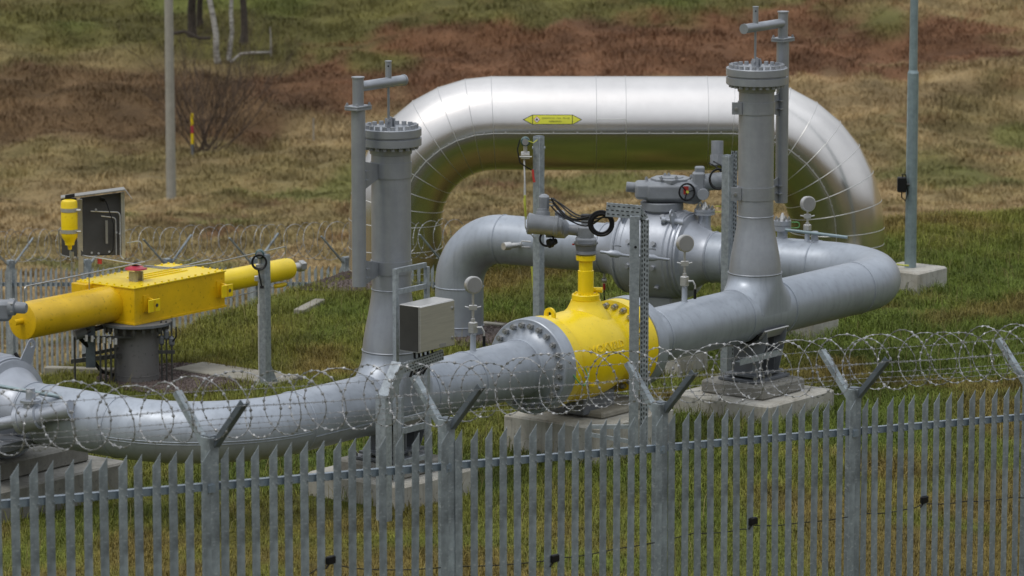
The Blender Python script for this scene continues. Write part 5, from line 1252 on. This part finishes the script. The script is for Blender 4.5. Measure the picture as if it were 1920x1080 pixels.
# straight barbed strands
def strand(ptf, t0, t1, sag_, label, grp, r=.0022, n_=60, seed=0, parent=None):
    rr = random.Random(seed); pts = []; m = MB()
    for i in range(n_ + 1):
        t = t0 + (t1 - t0) * i / n_; pts.append(ptf(t) - KZ * sag_ * math.sin(math.pi * ((t / BAY) % 1)))
    m.tube(pts, r, 4, caps=False)
    t = t0
    while t < t1:
        c = ptf(t) - KZ * sag_ * math.sin(math.pi * ((t / BAY) % 1))
        for k in range(2):
            d = V((rr.uniform(-1, 1), rr.uniform(-1, 1), rr.uniform(-1, 1))).normalized() * .014; m.cyl(c - d, c + d, .0022, n=3)
        t += .10
    o = m.build('barbed_wire', 'wire_steel', sharp=70); tag(o, label, 'barbed wire', grp)
names_ = {(-1, 1): 'top strand of barbed wire on the inner arms of the foreground fence', (-1, .62): 'middle strand of barbed wire on the inner arms of the foreground fence', (-1, .25): 'lowest strand of barbed wire on the inner arms of the foreground fence', (1, 1): 'top strand of barbed wire on the outer arms of the foreground fence', (1, .62): 'middle strand of barbed wire on the outer arms of the foreground fence', (1, .25): 'lowest strand of barbed wire on the outer arms of the foreground fence'}
for (s_, q_), nm in names_.items():
    strand(lambda t, s_=s_, q_=q_: fence_pt(t, s_ * (.03 + arm_o * q_)) + KZ * (2.47 + arm_h * q_ - .02), -2.9, FLEN + 1.4, .015, nm, 'barbed wire strands on the foreground fence', seed=int(10 * q_) + s_)
# sensor cable and clips on the fence
pc = []
ks = [(-.9, 1135), (0, 1100), (620, 1075), (1040, 1060), (1412, 985), (1733, 943), (1960, 930)]
def fpx(x, y, off):      # point in the fence plane at survey pixel
    q_ = W(x, y, 1.0) - CAM; n = FN; t = ((_a + FN * off) - CAM).dot(n) / q_.dot(n); return CAM + q_ * t
cab = []
cps = [(300, 1130), (560, 1085), (600, 1062), (615, 1055), (700, 1068), (850, 1062), (1020, 1052), (1040, 1047), (1150, 1030), (1300, 1000), (1395, 992), (1412, 985), (1500, 980), (1620, 963), (1700, 955), (1730, 944), (1810, 940), (1900, 932), (1960, 930)]
for i in range(len(cps) - 1):
    for k in range(4):
        q_ = k / 4; cab.append(fpx(cps[i][0] * (1 - q_) + cps[i + 1][0] * q_, cps[i][1] * (1 - q_) + cps[i + 1][1] * q_ + 3 * math.sin(math.pi * q_), .0))
o = MB().tube(cab, .0045, 6).build('sensor_cable', 'rubber'); tag(o, 'thin black sensor cable looping along the foreground fence between black clips', 'cable')
lab = {620: 'black sensor clip on the fence below the left-hand riser, leftmost clip', 1040: 'black sensor clip low on the fence below the yellow valve', 1412: 'black sensor clip on the fence below the right-hand riser base', 1733: 'black sensor clip furthest right and highest on the fence'}
for x, y in ((620, 1050), (1040, 1047), (1412, 977), (1733, 937)):
    p = fpx(x, y, .065); o = MB().cbox(p, .045, .018, .032, .008, ax=FD, ay=FN).cyl(p - KZ * .03 - FD * .02, p - KZ * .06 - FD * .05, .008, n=6).build('sensor_clip', 'rubber'); tag(o, lab[x], 'sensor clip', 'black sensor clips on the fence')

# ------------------------------------------------------------------ back fence
BF0, BF1 = W(21, 533, 70.5), W(650, 533, 62.0)
bd = (BF1 - BF0); BL = bd.length; bd.normalize(); bN = V((bd.y, -bd.x, 0)).normalized()
BFo = thing('palisade_fence', BF0 - KZ * 2.1, 'distant galvanised palisade fence at the left beyond the grassy edge', 'fence')
bp_ = lambda t: BF0 + bd * t
bay2 = BL / 4
FDs, FNs = FD, FN
hz = V((bd.x, bd.y, 0)).normalized()
FD, FN = hz, bN
pm = pale_mb(.075); first = None
FD, FN = FDs, FNs
cnt = 0
for b in range(-1, 6):
    for k in range(NP):
        t = (b + (k + .5) / NP) * bay2
        if t < -1.0 or t > 5.15 * bay2: continue
        loc = bp_(t) - KZ * 2.1 + bN * .05
        if first is None: first = local_obj(pm, 'pale', 'fence_steel', BFo, loc)
        else: c = first.copy(); COL.objects.link(c); c.parent = BFo; c.location = loc - ORG[BFo.name]
for b in range(0, 6):
    p = bp_(b * bay2) - KZ * 2.1
    MB().box(p + KZ * 1.2, .05, .05, 1.28, ax=hz, ay=bN).build('post', 'fence_steel', BFo)
    for s_ in (-1, 1):
        a0 = p + KZ * 2.38 + bN * (s_ * .03); a1 = p + KZ * 2.80 + bN * (s_ * .40); d = (a1 - a0).normalized()
        MB().box((a0 + a1) / 2, (a1 - a0).length / 2, .024, .008, ax=d, ay=hz, az=d.cross(hz)).build('arm', 'fence_steel', BFo)
a0, a1 = bp_(-1.0), bp_(5.15 * bay2)
for dz in (0, -1.7): MB().box((a0 + a1) / 2 + KZ * dz, (a1 - a0).length / 2, .02, .03, ax=bd, ay=bN, az=bd.cross(bN)).build('rail', 'fence_rail_steel', BFo)
coil(lambda t: bp_(t) + KZ * .36, -1.2, 5.15 * bay2, .25, .30, .25, 'razor_wire_coil', 'faint coiled razor wire on top of the distant left fence', wr=.0042, seed=9, nrm=bN, back=True)

# ------------------------------------------------------------------ far things: pole, marker, trees, shrub
def groundpt(xp, yp): x, y = hit(xp, yp); return V((x, y, float(gz_real(np.array([x]), np.array([y]))[0])))
pb = groundpt(321, 371); sc_ = F_PX / depth(pb)
UP = thing('utility_pole', pb, 'tall pale concrete pole standing alone in the field', 'pole')
MB().lathe(pb, KZ, [(-.3, 9.3 / sc_), (depth(pb) * .046, 8.0 / sc_), (9.5, 5.5 / sc_)], 20).build('shaft', 'pole_concrete', UP)
MB().box(pb + KZ * 9.2, .9, .05, .06, ax=X1, ay=Y1).build('cross_arm', 'pole_concrete', UP)
mb_ = groundpt(361, 296); s2 = F_PX / depth(mb_); MK = thing('marker_post', mb_, 'slim yellow and red marker post in front of the bare bush', 'marker post')
h_ = lambda r: zat(mb_, r) - mb_.z
MB().cyl(mb_, mb_ + KZ * h_(270), 2.4 / s2, n=10).build('lower_shaft', 'dark_grey_paint', MK)
MB().cyl(mb_ + KZ * h_(270), mb_ + KZ * h_(250), 2.6 / s2, n=10).build('yellow_band', 'yellow_paint', MK)
MB().cyl(mb_ + KZ * h_(250), mb_ + KZ * h_(235), 2.6 / s2, n=10).build('red_band', 'pink_red_paint', MK)
MB().cyl(mb_ + KZ * h_(235), mb_ + KZ * h_(213), 2.6 / s2, n=10).build('yellow_band', 'yellow_paint', MK)
m3 = groundpt(588, 272); o = MB().cyl(m3, V((m3.x, m3.y, zat(m3, 222))), .02, n=8).build('stake', 'dead_wood'); tag(o, 'thin brown stake standing in the field left of the left-hand riser', 'stake')
def branches(m, p, d, L, r, depth_, rr, spread=.55, nseg=4, upw=.15):
    pts = [p]; rs = [r]; q_ = p.copy(); dd = d.copy()
    for i in range(nseg):
        dd = (dd + V((rr.uniform(-1, 1), rr.uniform(-1, 1), rr.uniform(-.4, .8))) * .16 + KZ * upw * .3).normalized(); q_ = q_ + dd * L / nseg; pts.append(q_.copy()); rs.append(r * (1 - .55 * (i + 1) / nseg))
        if depth_ > 0 and i >= 1:
            for _ in range(rr.choice((1, 2))):
                nd = (dd + V((rr.uniform(-1, 1), rr.uniform(-1, 1), rr.uniform(-.3, .9))) * spread).normalized()
                branches(m, q_.copy(), nd, L * rr.uniform(.5, .75), r * .5, depth_ - 1, rr, spread, 3, upw)
    m.tube(pts, r, 5 if r < .03 else 10, rs=rs)
def tree(base, rad, lean, h, mt, label, seed, bend=0, fork=True):
    rr = random.Random(seed); o = thing('tree', base, label, 'tree', 'bare trees on the slope')
    pts = []; rs = []
    for i in range(13):
        q_ = i / 12; pts.append(base + V((lean * h * q_ + bend * math.sin(q_ * 7) + .03 * math.sin(i * 2.1 + seed), .1 * math.sin(i + seed), h * q_ - .2))); rs.append(rad * (1.25 if i == 0 else 1) * (1 - .6 * q_))
    MB().tube(pts, rad, 16, rs=rs).build('trunk', mt, o, sharp=80)
    m = MB()
    for k in range(14):
        i = rr.randint(4, 11) if k else 8; d = V((rr.uniform(-1, 1), rr.uniform(-1, 1), rr.uniform(.3, 1))).normalized(); branches(m, pts[i], d, rr.uniform(1.2, 2.6), rad * .35, 2, rr)
    m.build('crown', 'twig', o, sharp=80); return o
for (x, y, wpx, lean, mt, lb, sd_, bend) in (
    (358, 78, 17, .01, 'bark', 'dark tree trunk just right of the concrete pole at the top', 1, .05), (375, 60, 12, -.01, 'bark', 'second dark trunk from the concrete pole, thinner and set back', 2, .03), (410, 126, 12, -.13, 'birch_bark', 'leaning white birch trunk on the slope', 3, .06),
    (429, 116, 9, .03, 'birch_bark', 'slim straight white birch trunk right of the leaning birch', 4, .05), (457, 80, 14, -.01, 'bark', 'dark tree stump trunk rightmost of the trees', 5, .02)):
    b_ = groundpt(x, y); s3 = F_PX / depth(b_); tree(b_, wpx / 2 / s3, lean, 6.5, mt, lb, sd_, bend)
fb = groundpt(432, 122); fe = groundpt(508, 104); s3 = F_PX / depth(fb)
FB = thing('fallen_branch', fb, 'pale fallen branch with upright stub right of the birches', 'fallen branch')
MB().tube([fb + KZ * .05, fb.lerp(fe, .25) + KZ * .25, fb.lerp(fe, .5) + KZ * .22, fe + KZ * .12], .04, 8).build('branch', 'dead_wood', FB)
MB().tube([fe, V((fe.x, fe.y, zat(fe, 75))), V((fe.x - .02, fe.y, zat(fe, 50)))], .03, 8, rs=[.035, .025, .015]).build('stub', 'dead_wood', FB)
lg0, lg1 = groundpt(325, 88), groundpt(395, 88)
o = MB().tube([lg0 + KZ * .2, lg0.lerp(lg1, .3) + KZ * .3, lg0.lerp(lg1, .7) + KZ * .15, lg1 + KZ * .2], .05, 8).build('log', 'bark'); tag(o, 'dark fallen log lying between the concrete pole and leaning birch', 'log')
sb = groundpt(385, 291); SB = thing('bare_bush', sb, 'wide leafless bush of brown twigs behind the marker post', 'bush')
rr = random.Random(4)
for k in range(26):
    m = MB(); a = rr.uniform(0, 6.28); d = V((math.cos(a) * rr.uniform(.2, 1.7), math.sin(a) * .6, 1)).normalized()
    branches(m, sb + V((rr.uniform(-.3, .3), rr.uniform(-.3, .3), -.05)), d, rr.uniform(1.2, 2.2), .018, 4, rr, .75, 4); m.build('stem', 'twig', SB, sharp=80)

# ------------------------------------------------------------------ grass
def keep(x, y):
    ok = np.ones(len(x), bool)
    for cx, cy, ha_, hb__ in NOGRASS:
        dx, dy = x - cx, y - cy; ok &= ~((np.abs(dx * A.x + dy * A.y) < ha_) & (np.abs(dx * B.x + dy * B.y) < hb__))
    for cx, cy, ha_, hb__, d in KER:
        dx, dy = x - cx, y - cy; ok &= ~((np.abs(dx * d.x + dy * d.y) < ha_) & (np.abs(dx * d.y - dy * d.x) < hb__))
    return ok
def cone_pts(n, y0, y1, k=.125):
    y = np.sqrt(rng.random(n) * (y1 ** 2 - y0 ** 2) + y0 ** 2); x = (rng.random(n) * 2 - 1) * k * y; return x, y
x, y = cone_pts(560000, 39.5, 70.0)
x2, y2 = cone_pts(330000, 33, 74.0, .30); far_ = np.abs(x2) / y2 > .125; low_ = y2 < 39.5          # thinner cover around the part in view
kp = (far_ | low_) & (rng.random(len(x2)) < 1 - .8 * np.clip((np.abs(x2) / y2 - .125) / .16, 0, 1)) & (((x2 - _a.x) * FN.x + (y2 - _a.y) * FN.y) < 5)
x = np.concatenate([x, x2[kp]]); y = np.concatenate([y, y2[kp]])
inn = (y < edge_y(x) + 3) & keep(x, y); x, y = x[inn], y[inn]
tall = vnoise(x, y, 1.3, 51) * .6 + vnoise(x, y, .35, 52) * .6
hh = (.045 + .09 * np.clip(tall - .25, 0, 1)) * (.6 + .8 * rng.random(len(x)))
hh *= 1 + 1.0 * blob(x, y, (4.5, 57), 4, 6) + .5 * sm((y - edge_y(x) + 2.5) / 3)
hh *= 1 - .35 * sm((47 - y) / 4)
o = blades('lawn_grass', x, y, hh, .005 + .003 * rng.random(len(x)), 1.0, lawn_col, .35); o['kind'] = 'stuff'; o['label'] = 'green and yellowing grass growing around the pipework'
# longer tufts against the blocks
px_, py_ = [], []
for cx, cy, ha_, hb__ in NOGRASS[:14]:
    for k in range(260):
        e = random.random() * 4; u = random.uniform(-1, 1); q_ = abs(random.gauss(0, .07))
        du, dv = (u * ha_, hb__ + q_) if e < 1 else (u * ha_, -hb__ - q_) if e < 2 else (ha_ + q_, u * hb__) if e < 3 else (-ha_ - q_, u * hb__)
        if vnoise(cx + du * 1.0, cy + dv, .35, 77) < .42: continue
        px_.append(cx + A.x * du + B.x * dv); py_.append(cy + A.y * du + B.y * dv)
px_, py_ = np.array(px_), np.array(py_)
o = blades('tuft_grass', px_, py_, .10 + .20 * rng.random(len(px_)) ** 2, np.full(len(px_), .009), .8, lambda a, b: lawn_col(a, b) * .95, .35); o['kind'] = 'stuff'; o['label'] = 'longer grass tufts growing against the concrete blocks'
# seed stalks
x, y = cone_pts(5200, 41, 69); inn = (y < edge_y(x) + 2) & keep(x, y); x, y = x[inn], y[inn]
o = blades('grass_stalks', x, y, .16 + .22 * rng.random(len(x)), np.full(len(x), .006), .5, lambda a, b: np.tile(np.array([[.20, .17, .07]]), (len(a), 1)), .4); o['kind'] = 'stuff'; o['label'] = 'thin pale seed stalks standing above the grass'
x, y = cone_pts(620000, 56, 146, .122)
x2, y2 = cone_pts(420000, 52, 185, .27); kp = ((np.abs(x2) / y2 > .122) | (y2 > 146)) & (rng.random(len(x2)) < 1 - .75 * np.clip((np.abs(x2) / y2 - .122) / .14, 0, 1) * 1.0) & (rng.random(len(x2)) < 1 - .9 * np.clip((y2 - 150) / 35, 0, 1))
x = np.concatenate([x, x2[kp]]); y = np.concatenate([y, y2[kp]])
inn = y > edge_y(x) + 1.5; x, y = x[inn], y[inn]
cl_ = vnoise(x, y, .8, 61) * .6 + vnoise(x, y, .3, 62) * .5
inn = cl_ > .27; x, y, cl_ = x[inn], y[inn], cl_[inn]
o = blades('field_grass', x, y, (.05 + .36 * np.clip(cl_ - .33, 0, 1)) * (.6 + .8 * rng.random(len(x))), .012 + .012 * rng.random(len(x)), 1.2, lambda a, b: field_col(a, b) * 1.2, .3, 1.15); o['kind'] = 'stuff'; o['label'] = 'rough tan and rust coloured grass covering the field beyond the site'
